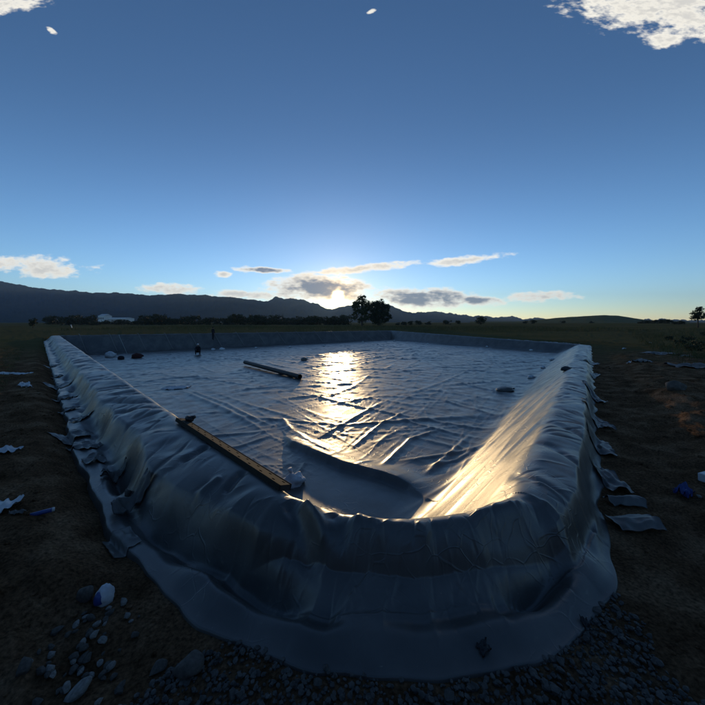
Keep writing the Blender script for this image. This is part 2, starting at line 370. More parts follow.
def fl_mask(x, y): return 1 - .92 * np.minimum(seg_ridge(x, y, [(-3.2, 5.6), PLK[0], PLK[1], (-.3, 2.9)], 1.0, .24) * 1.2, 1)
NEARF = [([at_z(*p) for p in pts], h, w) for pts, h, w in [
    ([(286, 500, .5), (300, 520, .44), (312, 545, .36)], -.06, .06), ([(303, 503, .5), (318, 525, .44), (326, 545, .38)], .075, .05), ([(352, 515, .5), (385, 545, .4)], .05, .09), ([(330, 510, .5), (348, 540, .4)], -.04, .06),
    ([(470, 515, .5), (500, 509, .5), (528, 502, .5)], .05, .075), ([(476, 528, .45), (530, 522, .45), (566, 526, .42)], -.05, .09), ([(531, 479, .5), (560, 490, .5), (584, 507, .45)], .03, .04),
    ([(540, 500, .48), (565, 512, .45), (572, 530, .4)], .035, .035), ([(415, 524, .5), (430, 540, .42)], .03, .05), ([(245, 470, .5), (225, 490, .45)], -.05, .05), ([(210, 445, .5), (180, 462, .45)], -.05, .06), ([(222, 478, .45), (195, 492, .4)], .03, .05)]]
def liner_z(x, y):
    s, u, zc = sdf(x, y)
    fz = floor_z(x, y)
    zin = np.full(x.shape, -9.0)
    for e in range(NE):
        rx, ry = x - POLY[e, 0], y - POLY[e, 1]
        t = np.clip((rx * EDIR[e, 0] + ry * EDIR[e, 1]) / ELEN[e], 0, 1); d = rx * EIN[e, 0] + ry * EIN[e, 1]
        c = PZ[e] + (NZ[e] - PZ[e]) * t
        q = np.clip(d / RUN[e], 0, 1.3)
        q = np.where(q < .12, q * q / .24, q - .06); q = np.where(q > .82, .82 + .12 * (1 - np.exp(-(q - .82) / .12 )), q) / .94
        zin = np.maximum(zin, c + (fz - c) * np.minimum(q, 1))
    inn = np.clip(-s, 0, None)
    slope_zone = smooth(inn, .05, .4) * smooth(inn, 2.2, 1.2)
    floor_zone = smooth(inn, 1.2, 2.0)
    right = smooth(u, UR - .3, UR + .6) * (u < UFR + .5); left = (1 - smooth(u, UL - .6, UL)) * 1.0
    near_end = 1 - np.clip(right + left, 0, 1)
    # folds running along the right bank's inner slope, slightly downhill
    dg = inn + .22 * u
    sl = .034 * np.exp(-(perlin(u / 3.2 + .5 * inn, dg / .75 + 3, 61) / .12) ** 2) + .022 * perlin(u / 1.6, dg / .7, 62) + .005 * np.exp(-(perlin(u / 2.0, dg / .25, 64) / .16) ** 2)
    sl2 = .02 * perlin(u / 1.5, inn / .8, 65) + .012 * np.exp(-(perlin(u / .5, inn / 1.5, 66) / .12) ** 2)
    rel_in = slope_zone * (right * sl + (1 - right) * sl2) + floor_zone * floor_relief(x, y)
    z_in = zin + rel_in
    # outside: crest top, steep outer face, flat skirt running out on the ground
    w, fw, E = outer_params(u)
    E = E + .05 * perlin(u / .9, u * 0, 71) + .018 * perlin(u / .25, u * 0 + 5, 72) + (.16 * right + .10 * left * smooth(u, UL - 2, UL - 3)) * perlin(u / .75, u * 0 + 8, 75)
    so = np.clip(s, 0, None)
    wv = w + .07 * perlin(u / .7, u * 0, 73) * np.minimum(1, w / .3) + .22 * left * perlin(u / 1.5, u * 0 + 3, 79) * smooth(u, UL, UL - 2)
    gb = .03 + .03 * near_end - .10 * left
    top = zc - (.07 + .13 * np.maximum(near_end, left * smooth(u, UL - 4, UL - 1))) * np.clip(so / wv, 0, 1.2) ** 1.9
    wv = wv + near_end * (.05 * perlin(u / .55 + 3, u * 0, 57) + .02)
    fw = fw * (1 + 1.1 * np.clip(perlin(u / .8 + 1, u * 0 + 2, 58), -.35, .6))
    k = smooth(so, wv * .84, wv + fw)
    sk = np.clip((E - so) / np.maximum(E - wv - fw, .1), 0, 1)
    skirt = gb * sk ** 1.4 + .014 + .09 * np.exp(-np.clip(so - wv - fw, 0, None) / .10) * sk * (.6 + .8 * perlin(u / .7, u * 0, 59)) + .03 * sk * perlin(u / .6, so / .3, 74)
    hol = smooth(u, UL - 4.2, UL - 2.6) * smooth(u, UL + .8, UL + .1) + smooth(u, UR - .9, UR - .4) * smooth(u, UR + .9, UR + .3) + .35 * near_end
    hol = np.clip(hol, 0, 1) * (.75 + .5 * perlin(u / .6, u * 0, 54))
    skirt = skirt - .24 * hol * np.exp(-((so - wv - fw - .02) / .13) ** 2) * smooth(so, E - .07, E - .34)
    skirt = skirt + (.055 + .03 * perlin(u / .9, u * 0, 56)) * np.exp(-((so - E + .20) / .12) ** 2) * np.clip(near_end + .8 * left, 0, 1)
    z_out = top * (1 - k) + skirt * k - .16 * smooth(so, E, E + .05)
    topz = (1 - k) * smooth(s, -.35, .0)
    # folds across the crest and soft dents
    cr = -.036 * np.exp(-(perlin((u + .35 * s) / 1.15 + .4 * perlin(u / .9, s / .9, 80), s / 2.2 + 2, 81) / .07) ** 2) + .05 * perlin(u / .8, s / .7, 82) \
        - .022 * np.exp(-(perlin((u - .7 * s) / .45, s / .9, 84) / .07) ** 2) * smooth(perlin(u / 1.3, s, 88), -.2, .3) + .006 * perlin(u / .15, s / .3, 83)
    face = .10 * perlin(u / .7, s / .5, 85) - .035 * np.exp(-(perlin((u + .9 * s) / .75 + .5 * perlin(u / 1.7, s, 87), s / .9, 86) / .10) ** 2) * (.3 + .9 * left)
    rel_out = topz * (cr + .05 * near_end * perlin(u / .55 + .6 * s, s / .35, 53)) * (.45 + .70 * left * smooth(u, UL - .3, UL - 3) + .45 * right) + k * (1 - smooth(so, E - .35, E - .05)) * face
    fl = fl_mask(x, y); rel_out = rel_out * fl; z_in = zin + rel_in * fl
    rel_out = rel_out + creases(x, y, BCR) * fl
    for pts, hh, ww in NEARF: rel_out = rel_out + seg_ridge(x, y, pts, hh, ww)
    z = np.where(s > 0, z_out, z_in) + rel_out
    return z, s, u, E

# soil level beyond the liner
def ground_z(x, y):
    s, u, zc = sdf(x, y)
    w, fw, E = outer_params(u)
    r = np.hypot(x, y)
    g = .06 * fbm(x / 2.2, y / 2.2, 3, 90) + .5 * smooth(r, 20, 120) * perlin(x / 60, y / 60, 91)
    out = smooth(s, E, E + .5)
    g += out * (.075 * fbm(x / .45, y / .45, 5, 93, .55) + .03 * np.abs(perlin(x / .12, y / .12, 97)) + .09 * np.abs(perlin(x / .7, y / .7, 99)))
    g *= .25 + .75 * smooth(s, E, E + .8)
    leftside = smooth(x, -1.5, -2.6)
    g += leftside * (.17 * smooth(s - E, .02, .55) - .10 * smooth(s - E, .3, -.05)) * smooth(r, 60, 30)       # bank beside the trench
    rs = smooth(x - .727 * y, .9, 2.2)
    g += rs * (.24 + .16 * perlin(x / 1.6, y / 2.4, 98)) * smooth(s - E, .15, 1.9) * smooth(r, 40, 20) * smooth(y, 1.5, 3.5)
    g += .9 * smooth(x, 30, 140) * smooth(y, 10, 70)
    g += 1.0 * smooth(s, 4, 25) * smooth(y, 40, 70) * .35
    m = ((u > UFR - .1) | (u < .5)) & (s > 0)
    g += np.where(m, smooth(s, 3.0, .9) * np.maximum(zc - .14, 0) * smooth(y, 20, 30), 0)                  # earth heaped to the far rims
    far = smooth(r, 150, 900); g = g * (1 - far)
    g += np.where(s < E, -.5 * smooth(s, E - .05, E - .2), 0) - 2.2 * smooth(s, 0, -.5)
    return g, s, E

# ------------------------------------------------------------------ ground
def polar_grid(rs, th):
    R_, T_ = np.meshgrid(rs, th, indexing='ij')
    return R_ * np.sin(T_), R_ * np.cos(T_)
def grid_quads(n, m, wrap=False):
    i = np.arange(n * m).reshape(n, m)
    if wrap: i = np.concatenate([i, i[:, :1]], 1)
    return np.stack([i[:-1, :-1], i[:-1, 1:], i[1:, 1:], i[1:, :-1]], -1).reshape(-1, 4)
th_f = np.radians(np.linspace(-62, 62, 640)); th_b = np.radians(np.linspace(62, 298, 110))[1:-1]
th = np.concatenate([th_f, th_b])
rs = np.concatenate([[.02], np.geomspace(.5, 1.3, 14)[:-1], 1.3 * np.exp(np.linspace(0, math.log(60 / 1.3), 330)), np.geomspace(64, 5600, 66)])
gxx, gyy = polar_grid(rs, th)
gz_, gs_, gE_ = ground_z(gxx, gyy)
def ground_material():
    m = bpy.data.materials.new('soil'); m.use_nodes = True; t = m.node_tree; b = t.nodes['Principled BSDF']
    c = t.nodes.new('ShaderNodeTexCoord')
    def no(s, d=8, r=.6):
        n = t.nodes.new('ShaderNodeTexNoise'); n.inputs['Scale'].default_value = s; n.inputs['Detail'].default_value = d; n.inputs['Roughness'].default_value = r
        t.links.new(c.outputs['Object'], n.inputs['Vector']); return n.outputs['Fac']
    def ramp(f, stops):
        r = t.nodes.new('ShaderNodeValToRGB'); t.links.new(f, r.inputs[0])
        while len(r.color_ramp.elements) < len(stops): r.color_ramp.elements.new(.5)
        for e, (p, cc) in zip(r.color_ramp.elements, stops): e.position = p; e.color = (*cc, 1)
        return r.outputs[0]
    soil = ramp(no(2.2), [(.3, (.08, .048, .027)), (.5, (.17, .102, .058)), (.66, (.28, .178, .105)), (.8, (.19, .14, .08))])
    fine = ramp(no(38, 5), [(.3, (.35, .35, .35)), (.7, (1.5, 1.45, 1.4))])
    mu = t.nodes.new('ShaderNodeMix'); mu.data_type = 'RGBA'; mu.blend_type = 'MULTIPLY'; mu.inputs['Factor'].default_value = 1
    t.links.new(soil, mu.inputs['A']); t.links.new(fine, mu.inputs['B'])
    field = ramp(no(.05, 9, .65), [(.3, (.075, .066, .030)), (.5, (.125, .105, .050)), (.62, (.085, .085, .036)), (.75, (.17, .135, .068))])
    sx = t.nodes.new('ShaderNodeSeparateXYZ'); t.links.new(c.outputs['Object'], sx.inputs[0])
    ln = t.nodes.new('ShaderNodeVectorMath'); ln.operation = 'LENGTH'; t.links.new(c.outputs['Object'], ln.inputs[0])
    ad = t.nodes.new('ShaderNodeMath'); ad.operation = 'MULTIPLY_ADD'; t.links.new(no(.25), ad.inputs[0]); ad.inputs[1].default_value = 26; t.links.new(ln.outputs['Value'], ad.inputs[2])
    mr = t.nodes.new('ShaderNodeMapRange'); mr.inputs['From Min'].default_value = 34; mr.inputs['From Max'].default_value = 48; t.links.new(ad.outputs[0], mr.inputs['Value'])
    mx = t.nodes.new('ShaderNodeMix'); mx.data_type = 'RGBA'; t.links.new(mr.outputs[0], mx.inputs['Factor'])
    col = lambda n: [o for o in n.outputs if o.type == 'RGBA'][0]
    t.links.new(col(mu), mx.inputs['A']); t.links.new(field, mx.inputs['B']); t.links.new(col(mx), b.inputs['Base Color'])
    b.inputs['Roughness'].default_value = 1.0; b.inputs['Specular IOR Level'].default_value = 0.0
    bp = t.nodes.new('ShaderNodeBump'); bp.inputs['Strength'].default_value = 1.0; bp.inputs['Distance'].default_value = .05
    t.links.new(no(22, 10, .7), bp.inputs['Height']); t.links.new(bp.outputs[0], b.inputs['Normal'])
    return m
M['soil'] = ground_material()
ground = mesh_np('ground', np.stack([gxx, gyy, gz_], -1).reshape(-1, 3), grid_quads(len(rs), len(th), True)[:, ::-1], M['soil'])
tag(ground, kind='structure')

# unseen dark earth mound, added behind the camera to block low sky light
M['blocker_soil'] = mat('blocker_soil', (.030, .022, .016), 1, 0, 1.5, (.055, .040, .028), .7, 1, 8, .08)  # kept dark so the added mound bounces little sunlight onto the near bank
ux, uy = np.meshgrid(np.linspace(-17, 17, 120), np.linspace(-15, -2.4, 60), indexing='ij')
uz = 4.9 * smooth(uy, -2.6, -7.5) * smooth(uy, -15, -10) * smooth(np.abs(ux), 17, 9) * (1 + .30 * perlin(ux / 4, uy / 4, 95)) + .16 * fbm(ux / .9, uy / .9, 4, 96) - .12
tag(mesh_np('blocker_mound', np.stack([ux, uy, uz], -1).reshape(-1, 3), grid_quads(120, 60), M['blocker_soil']), kind='structure')

# ------------------------------------------------------------------ pond liner
liner = empty('pond_liner', (0, 3, 0)); tag(liner, 'huge grey plastic liner sheet draped over the earth banks and floor of the empty reservoir', 'liner')
near_r = [1.55]
while near_r[-1] < 74:
    r = near_r[-1]; near_r.append(r + max(.0045, min(r * r * .60 / 768, .17)))
lr = np.array(near_r); lt = np.radians(np.linspace(-58, 58, 960))
lx, ly = polar_grid(lr, lt)
lz, ls, lu, lE = liner_z(lx, ly)
LV = np.stack([lx, ly - 3, lz], -1).reshape(-1, 3); LQ = grid_quads(len(lr), len(lt))[:, ::-1]
qs = ls.reshape(-1)[LQ].mean(1); qu = lu.reshape(-1)[LQ].mean(1); qE = (ls - lE).reshape(-1)[LQ].min(1)
LAB = np.full(len(LQ), -1)
LAB[qs < -2.2] = 0
sl_m = (qs >= -2.2) & (qs < -.30); cr_m = (qs >= -.30) & (qE < .06)
for k, (a, b) in enumerate([(-1, UL), (UL, UFR), (UFR, UFL), (UFL, 1e9)]): LAB[sl_m & (qu >= a) & (qu < b)] = 1 + k
for k, (a, b) in enumerate([(-1, UL), (UL, UR), (UR, UFR), (UFR, 1e9)]): LAB[cr_m & (qu >= a) & (qu < b)] = 5 + k
def pieces(q):
    idx, inv = np.unique(q, return_inverse=True); inv = inv.reshape(-1, 4); lab = np.arange(len(idx))
    while True:
        m = lab[inv].min(1); new = lab.copy()
        for c in range(4): np.minimum.at(new, inv[:, c], m)
        new = new[new]; new = new[new]
        if (new == lab).all(): return lab[inv[:, 0]]
        lab = new
for k in range(9):                                        # stray cells join the sheet beside them
    sel = np.where(LAB == k)[0]; pc = pieces(LQ[sel]); ids, cnt = np.unique(pc, return_counts=True)
    for i_ in ids[np.argsort(-cnt)][1:]:
        cells = sel[pc == i_]; vs_ = np.zeros(len(LV), bool); vs_[LQ[cells].ravel()] = True
        nb_ = LAB[vs_[LQ].any(1)]; nb_ = nb_[(nb_ != k) & (nb_ >= 0)]
        LAB[cells] = np.bincount(nb_).argmax() if len(nb_) else -1
for k in range(9):
    q = LQ[LAB == k]; idx, inv = np.unique(q, return_inverse=True)
    mesh_np(['floor_sheet', 'slope_sheet', 'bank_cover'][0 if k == 0 else 1 if k < 5 else 2], LV[idx], inv.reshape(-1, 4), M['liner'], liner)
def top_z(x, y):
    a = np.array([float(x)]); b = np.array([float(y)])
    l, s, u, E = liner_z(a, b); g, _, _ = ground_z(a, b)
    return float(g[0]) if s[0] > E[0] + .02 else max(float(l[0]), float(g[0]))
# weld seams running down the far bank
def ribbon(name, p0, p1, w, h, m, parent, n=14, lift=.01):
    V = []; Q = []
    d = Vector((p1[0] - p0[0], p1[1] - p0[1])); nrm = Vector((-d.y, d.x)).normalized() * w / 2
    prof = [(-1, 0), (-.6, h), (.6, h), (1, 0)]
    for i in range(n + 1):
        t = i / n; x, y = p0[0] + d.x * t, p0[1] + d.y * t
        for (a, b) in prof:
            xx, yy = x + nrm.x * a, y + nrm.y * a; V.append((xx + EIN[7][0] * .14, yy + EIN[7][1] * .14 - 3, top_z(xx, yy) + b + lift))
    for i in range(n):
        for j in range(3): a = i * 4 + j; Q.append((a, a + 1, a + 5, a + 4))
    return mesh_np(name, V, Q, m, parent)
e = 7
for k, t in enumerate(np.linspace(.06, .96, 15)):
    a = NXT[e] - EDIR[e] * ELEN[e] * t
    q = POLY[e] + EDIR[e] * ELEN[e] * t
    p0 = (q[0] - EIN[e][0] * .1, q[1] - EIN[e][1] * .1)
    p1 = (q[0] + EIN[e][0] * 1.25 - EDIR[e][0] * 1.2, q[1] + EIN[e][1] * 1.25 - EDIR[e][1] * 1.2)
    ribbon('weld_seam', p0, p1, .06, .02, M['seam'], liner, 16, .125)

# ------------------------------------------------------------------ mountains and hill
M['mountain'] = mat('mountain', (.030, .038, .030), .95, 0, .012, (.055, .06, .042), .8, .8, .05, 8)
M['hill'] = mat('hill', (.09, .095, .045), .95, 0, .03, (.15, .135, .07), .8, .8, .2, 1.5)
def range_mesh(name, prof, depth, foot, m, seed, rough, n=760, k=44):
    """a ridge whose crest runs along the given skyline at the given depth, with spurs falling to the plain"""
    xs, ys = zip(*prof)
    px = np.linspace(xs[0], xs[-1], n); sk = np.interp(px, xs, ys)
    sk = sk + rough * fbm(px / 14, px * 0, 5, seed, .6)
    t = np.linspace(-1, .55, k)
    Xp, T = np.meshgrid(px, t, indexing='ij'); S = np.repeat(sk[:, None], k, 1)
    D = depth + np.where(T < 0, T * (depth - foot), T * (depth - foot) * 1.6)
    x = (Xp - HX) / F * D; H = np.maximum((HY - S) / F * depth, 1)
    rise = np.where(T < 0, (1 + T) ** 1.35, (1 - T / .55) ** 1.2)
    spur = np.abs(fbm(x / (depth * .10), D / (depth * .30), 5, seed + 9)) * 2
    env = np.clip(np.minimum(1 + T, .999) * np.abs(T) * 4, 0, 1) * (T < 0)
    z = CH * (T >= -1) * np.abs(rise) + H * rise * (1 - .42 * env * np.clip(spur, 0, 1.2)) + H * .05 * fbm(x / (depth * .03), D / (depth * .03), 3, seed + 3) * env
    z = np.where(np.abs(rise) < 1e-6, -4, z)
    o = mesh_np(name, np.stack([x, D, z], -1).reshape(-1, 3), grid_quads(n, k)[:, ::1], m)
    return tag(o, kind='structure')
range_mesh('mountain', [(-160, 270), (-100, 272), (-40, 275), (0, 280), (30, 286), (60, 289), (90, 291.5), (120, 292), (150, 294.5), (180, 293), (210, 295), (235, 297), (262, 300), (300, 312), (340, 320), (380, 325)], 2900, 1500, M['mountain'], 101, 1.6)
range_mesh('mountain', [(150, 325), (190, 308), (225, 302), (250, 304), (260, 299), (268, 301), (277, 297), (290, 297), (303, 300), (313, 302), (325, 307.5), (336, 308), (345, 306), (355, 304), (372, 306), (388, 303), (395, 307), (402, 311), (415, 312), (435, 311), (455, 314), (480, 316), (510, 317), (545, 319), (600, 319), (700, 320), (860, 318)], 3600, 1900, M['mountain'], 131, 2.6)
range_mesh('hill', [(470, 324), (500, 322.5), (530, 320.5), (560, 317.5), (585, 316), (604, 315), (618, 315.5), (640, 319), (660, 322), (690, 324)], 620, 330, M['hill'], 161, .25, 260, 40)

# ------------------------------------------------------------------ trees
def leaf_crown(name, lobes, n, size, m, parent, seed, stretch=1.0):
    """many small leaf faces gathered in clumps through the crown's volume"""
    r = np.random.default_rng(seed); V = []; Q = []
    vol = np.array([l[3] * l[4] for l in lobes]); vol = vol / vol.sum()
    clumps = []
    for i in range(max(20, n // 26)):
        l = lobes[r.choice(len(lobes), p=vol)]
        d = r.normal(size=3); d /= np.linalg.norm(d); rad = r.uniform(.35, 1.0) ** .6
        clumps.append((np.array(l[:3]) + d * rad * np.array([l[3], l[3], l[4]]), r.uniform(.10, .24) * l[3] + size))
    P = []
    for i in range(n):
        c, rr = clumps[r.integers(len(clumps))]
        P.append(c + r.normal(size=3) * rr * .55)
    P = np.array(P)
    a = r.normal(size=(n, 3)); a /= np.linalg.norm(a, axis=1)[:, None]
    b = np.cross(a, r.normal(size=(n, 3))); b /= np.linalg.norm(b, axis=1)[:, None]
    s = size * r.uniform(.6, 1.4, (n, 1))
    a = a * s * 1.25 * stretch; b = b * s * .6
    V = np.stack([P - a, P + b, P + a, P - b], 1).reshape(-1, 3)
    return mesh_np(name, V, np.arange(n * 4).reshape(-1, 4), m, parent, False)
def tree(name, label, cat, x, y, h, lobes, n, size, seed, m='leaf', group=None, lean=0, z=None):
    z = (top_z(x, y) if z is None else z)
    root = empty(name, (x, y, z)); tag(root, label, cat, group)
    bm = bmesh.new(); r = random.Random(seed); tr = h * .022
    tube(bm, (0, 0, -.3), (lean * .3, 0, h * .35), tr * 1.4, tr, 8); tube(bm, (lean * .3, 0, h * .33), (lean * .7, 0, h * .8), tr, tr * .4, 7)
    for l in lobes:
        tube(bm, (lean * .3, 0, h * r.uniform(.25, .5)), (l[0], l[1], l[2]), tr * .5, tr * .15, 6)
    bm_obj('trunk', bm, M['bark'], root, True)
    leaf_crown('crown', lobes, n, size, M[m], root, seed)
    return root
def dirpos(X_, D): return ((X_ - HX) / F * D, D)
x, y = dirpos(362, 150)
tree('eucalyptus_tree', 'tall airy eucalyptus with open crown and gaps, beside the denser round tree', 'tree', x, y, 14.0,
     [(-2.9, 0, 9, 1.8, 2.8), (-.6, .4, 11.6, 2.0, 2.4), (2.2, 0, 9.2, 1.9, 2.8), (-3.4, 0, 4.6, 1.4, 1.8), (.3, -.5, 6.8, 2.2, 1.9), (2.6, .3, 4.6, 1.7, 1.9), (.8, 0, 12.9, 1.3, 1.1), (0, 0, 2.6, 2.2, 1.6)], 8200, .22, 11)
x, y = dirpos(379, 150)
tree('round_tree', 'dense dark tree with broad crown reaching low, beside the airy eucalyptus', 'tree', x, y, 12.2,
     [(-2.3, 0, 8.6, 2.4, 2.8), (.4, .3, 10, 2.5, 2.2), (2.8, 0, 7.6, 2.3, 2.8), (0, -.4, 5, 3.4, 2.4), (4.0, 0, 3.8, 1.9, 1.7), (-2.8, 0, 4, 2.1, 2.1), (0, 0, 2.2, 3.2, 1.6)], 12000, .22, 12, 'leaf_dark')
x, y = dirpos(698, 75)
tree('field_tree', 'lone tree with clumped rounded crown standing in the grass field near bushes', 'tree', x, y, 5.0,
     [(-.6, 0, 3.2, .9, .8), (.5, 0, 3.9, .9, .8), (1.0, .2, 2.6, .9, .8), (-.9, .1, 2.2, .7, .6), (.2, -.3, 4.3, .6, .5), (.1, 0, 2.6, 1.0, .9)], 2600, .11, 13, 'leaf_dark')
x, y = dirpos(33, 95)
tree('small_tree', 'small dark upright tree standing alone at the edge of the left field', 'tree', x, y, 3.1,
     [(0, 0, 2.1, .9, .8), (.5, 0, 1.6, .7, .6), (-.4, 0, 1.3, .7, .7), (0, 0, .7, .5, .5)], 1300, .11, 14, 'leaf_dark')
x, y = dirpos(481, 170)
tree('field_bush', 'large rounded bush tree in the field below the low ridge', 'tree', x, y, 4.6,
     [(-1.2, 0, 2.4, 1.9, 1.5), (1.2, 0, 2.6, 1.9, 1.5), (0, .5, 3.2, 1.7, 1.1), (0, 0, 1.2, 2.6, 1.0)], 2600, .17, 15, 'leaf_dark')
# hedgerow of round trees beyond the far bank
protos = []
HG = 'hedgerow trees beyond the far bank'
hl = 'low round dark tree in the hedgerow between far bank and mountains'
for k in range(4):
    lob = [(random.uniform(-1.6, 1.6), random.uniform(-1, 1), random.uniform(.7, 2.9), random.uniform(1.2, 1.9), random.uniform(.9, 1.4)) for _ in range(7)] + [(-1, 0, .7, 1.6, .8), (1, 0, .7, 1.6, .8)]
    protos.append((lob, 50 + k))
made = {}
rr = random.Random(5)
px_ = 52.0
spots = []
while px_ < 345:
    spots.append((px_, rr.uniform(185, 235), rr.uniform(1.0, 1.75))); px_ += rr.uniform(3.5, 8)
for X_ in (398, 404, 411, 418, 428, 447, 458): spots.append((X_, rr.uniform(160, 230), rr.uniform(.5, .95)))
def put_hedge(X_, D, sc, name='hedge_tree', label=hl, group=HG):
    k = rr.randrange(4); x, y = dirpos(X_, D); z = float(ground_z(np.array([x]), np.array([y]))[0][0]) - .1
    if (k, name) not in made:
        o = tree(name, label, 'tree', x, y, 4.2, protos[k][0], 1500, .2, protos[k][1], 'leaf_dark', group, z=z); made[(k, name)] = o
    else: o = copy_tree(made[(k, name)])
    o.location = (x, y, z); o.rotation_euler.z = rr.uniform(0, 6.28); o.scale = (sc * 1.25, sc * 1.25, sc)
for X_, D, sc in spots: put_hedge(X_, D, sc * (.55 if 90 < X_ < 142 else 1))
# bushes in the right field and on the hill's foot
for X_, D, sc in [(533, 210, .7), (563, 260, .6), (655, 150, .5), (661, 150, .55), (667, 160, .65), (676, 120, .35), (681, 120, .4), (525, 230, .6), (592, 300, .6), (641, 170, .5), (648, 165, .5)]:
    put_hedge(X_, D, sc, 'field_shrub', 'dark low shrub in the field at the foot of the grassy hill', 'shrubs at the foot of the hill')
# ------------------------------------------------------------------ far buildings
def warehouse(X_, D, w, dp, h, label, nwin, z=1.5, ridge=.18):
    x, y = dirpos(X_, D)
    root = empty('warehouse', (x, y, z), math.radians(-14)); tag(root, label, 'building')
    bm = bmesh.new(); box(bm, 0, 0, h / 2 - 1, w, dp, h + 2); bm_obj('wall', bm, M['wall_white'], root)
    bm = bmesh.new()
    o = .4; rh = h * ridge
    vs = [bm.verts.new(p) for p in [(-w/2-o, -dp/2-o, h+.02), (w/2+o, -dp/2-o, h+.02), (w/2+o, dp/2+o, h+.02), (-w/2-o, dp/2+o, h+.02), (-w/2-o, 0, h+rh+.3), (w/2+o, 0, h+rh+.3)]]
    for f in [(0, 1, 5, 4), (2, 3, 4, 5), (0, 4, 3), (1, 2, 5), (3, 2, 1, 0)]: bm.faces.new([vs[i] for i in f])
    bm_obj('roof', bm, M['roof_grey'], root)
    for i in range(nwin):
        bm = bmesh.new(); box(bm, -w / 2 + w * (i + .5) / nwin, -dp / 2 - .03, h * .62, w / nwin * .55, .1, h * .28)
        bm_obj('window', bm, M['window_dark'], root)
    bm = bmesh.new(); box(bm, w * .12, -dp / 2 - .04, h * .2, w * .06, .12, h * .4); bm_obj('door', bm, M['window_dark'], root)
warehouse(121, 620, 44, 18, 7.5, 'long low white warehouse with grey roof at the mountain foot', 12)
warehouse(105, 640, 15, 16, 12.5, 'taller white hall joined to the end of the long warehouse', 4, ridge=.3)
warehouse(165, 640, 9, 9, 6, 'small white shed alone behind the hedgerow', 3)


# ------------------------------------------------------------------ placing things on what they stand on
_T = np.concatenate([np.arange(1.2, 12, .012), np.arange(12, 70, .05)])
def hit(X_, Y_, tmin=0):
    """first surface seen along a photo pixel's direction"""
    t = _T[_T > tmin]; dx, dz = (X_ - HX) / F, (HY - Y_) / F
    x, y, z = dx * t, t, CH + dz * t
    l, s, u, E = liner_z(x, y); g, _, _ = ground_z(x, y)
    f = np.where(s > E + .02, g, np.maximum(l, g))
    i = int(np.argmax(z < f)); return float(x[i]), float(y[i]), float(f[i])
def crumple(name, w, l, mt, parent=None, seed=0, amp=.03, fold=.05, arch=0, nx=26, ny=20, ragged=.1, drape=None, thick=.004):
    """a creased piece of sheet with ragged outline and real thickness"""
    u, v = np.meshgrid(np.linspace(-.5, .5, nx), np.linspace(-.5, .5, ny), indexing='ij')
    ru = 1 + ragged * perlin(v * 4 + seed, u * 0 + seed * 1.7, 3); rv = 1 + ragged * perlin(u * 4 + seed * 2.1, v * 0 + 5, 4)
    x, y = u * w * ru, v * l * rv
    z = amp * perlin(x / (w * .35) + seed, y / (l * .35), 7) * 2 + fold * np.exp(-(perlin(x / (w * .5) + seed * 3.3, y / (l * .5) + 1, 8) / .12) ** 2) + arch * (1 - (2 * v) ** 2)
    z = z - z.min() * .6
    if drape is not None: z = z + drape(x, y)
    top = np.stack([x, y, z + thick], -1).reshape(-1, 3); bot = np.stack([x, y, z], -1).reshape(-1, 3)
    n = nx * ny; q = grid_quads(nx, ny)[:, ::-1]
    i = np.arange(n).reshape(nx, ny); rim = np.concatenate([i[:, 0], i[-1, 1:], i[::-1, -1][1:], i[0, ::-1][1:]])
    a, b = rim[:-1], rim[1:]
    side = np.stack([a, b, b + n, a + n], 1)
    return mesh_np(name, np.concatenate([top, bot]), np.concatenate([q, q[:, ::-1] + n, side]), mt, parent)
def sheet_on(name, X_, Y_, w, l, rz, mt, label, cat, group=None, seed=0, lift=0.0, **kw):
    x, y, z = hit(X_, Y_)
    c, s_ = math.cos(rz), math.sin(rz)
    def drape(lx, ly):
        wx, wy = x + lx * c - ly * s_, y + lx * s_ + ly * c
        ll, s, u, E = liner_z(wx, wy); g, _, _ = ground_z(wx, wy)
        return np.where(s > E + .02, g, np.maximum(ll, g)) - z
    o = crumple(name, w, l, mt, None, seed, drape=drape, **kw); o.location = (x, y, z + .006 + lift); o.rotation_euler.z = rz
    return tag(o, label, cat, group)
ROCKS = []
def rock_mesh(seed, sub=2, flat=.75):
    bm = bmesh.new(); bmesh.ops.create_icosphere(bm, subdivisions=sub, radius=1)
    r = random.Random(seed); o = Vector((r.uniform(0, 50), r.uniform(0, 50), seed))
    cuts = [(Vector((r.gauss(0, 1), r.gauss(0, 1), r.gauss(0, 1))).normalized(), r.uniform(.45, .8)) for _ in range(10)]
    for v in bm.verts:
        p = v.co.copy(); p *= 1 + .22 * mnoise.noise(p * 1.1 + o) + .08 * mnoise.noise(p * 3 + o)
        for n, d in cuts:
            k = p.dot(n) - d
            if k > 0: p -= n * k * .85
        v.co = (p.x * r.uniform(.99, 1.01), p.y * .82, p.z * flat)
    me = bpy.data.meshes.new('rock'); bm.to_mesh(me); bm.free()
    me.polygons.foreach_set('use_smooth', np.full(len(me.polygons), sub > 2)); return me
def rock(name, X_, Y_, r, mt, label, group=None, seed=0, sink=.25, stretch=1, rz=None, cat='rock', sub=3, zs=1.0):
    x, y, z = hit(X_, Y_); me = rock_mesh(seed, sub); me.materials.append(mt)
    o = link(bpy.data.objects.new(name, me)); o.location = (x, y, z + r * .5 * zs * (1 - sink)); o.scale = (r * stretch, r, r * zs)
    o.rotation_euler = (random.uniform(-.3, .3), random.uniform(-.3, .3), random.uniform(0, 6.28) if rz is None else rz)
    return tag(o, label, cat, group)
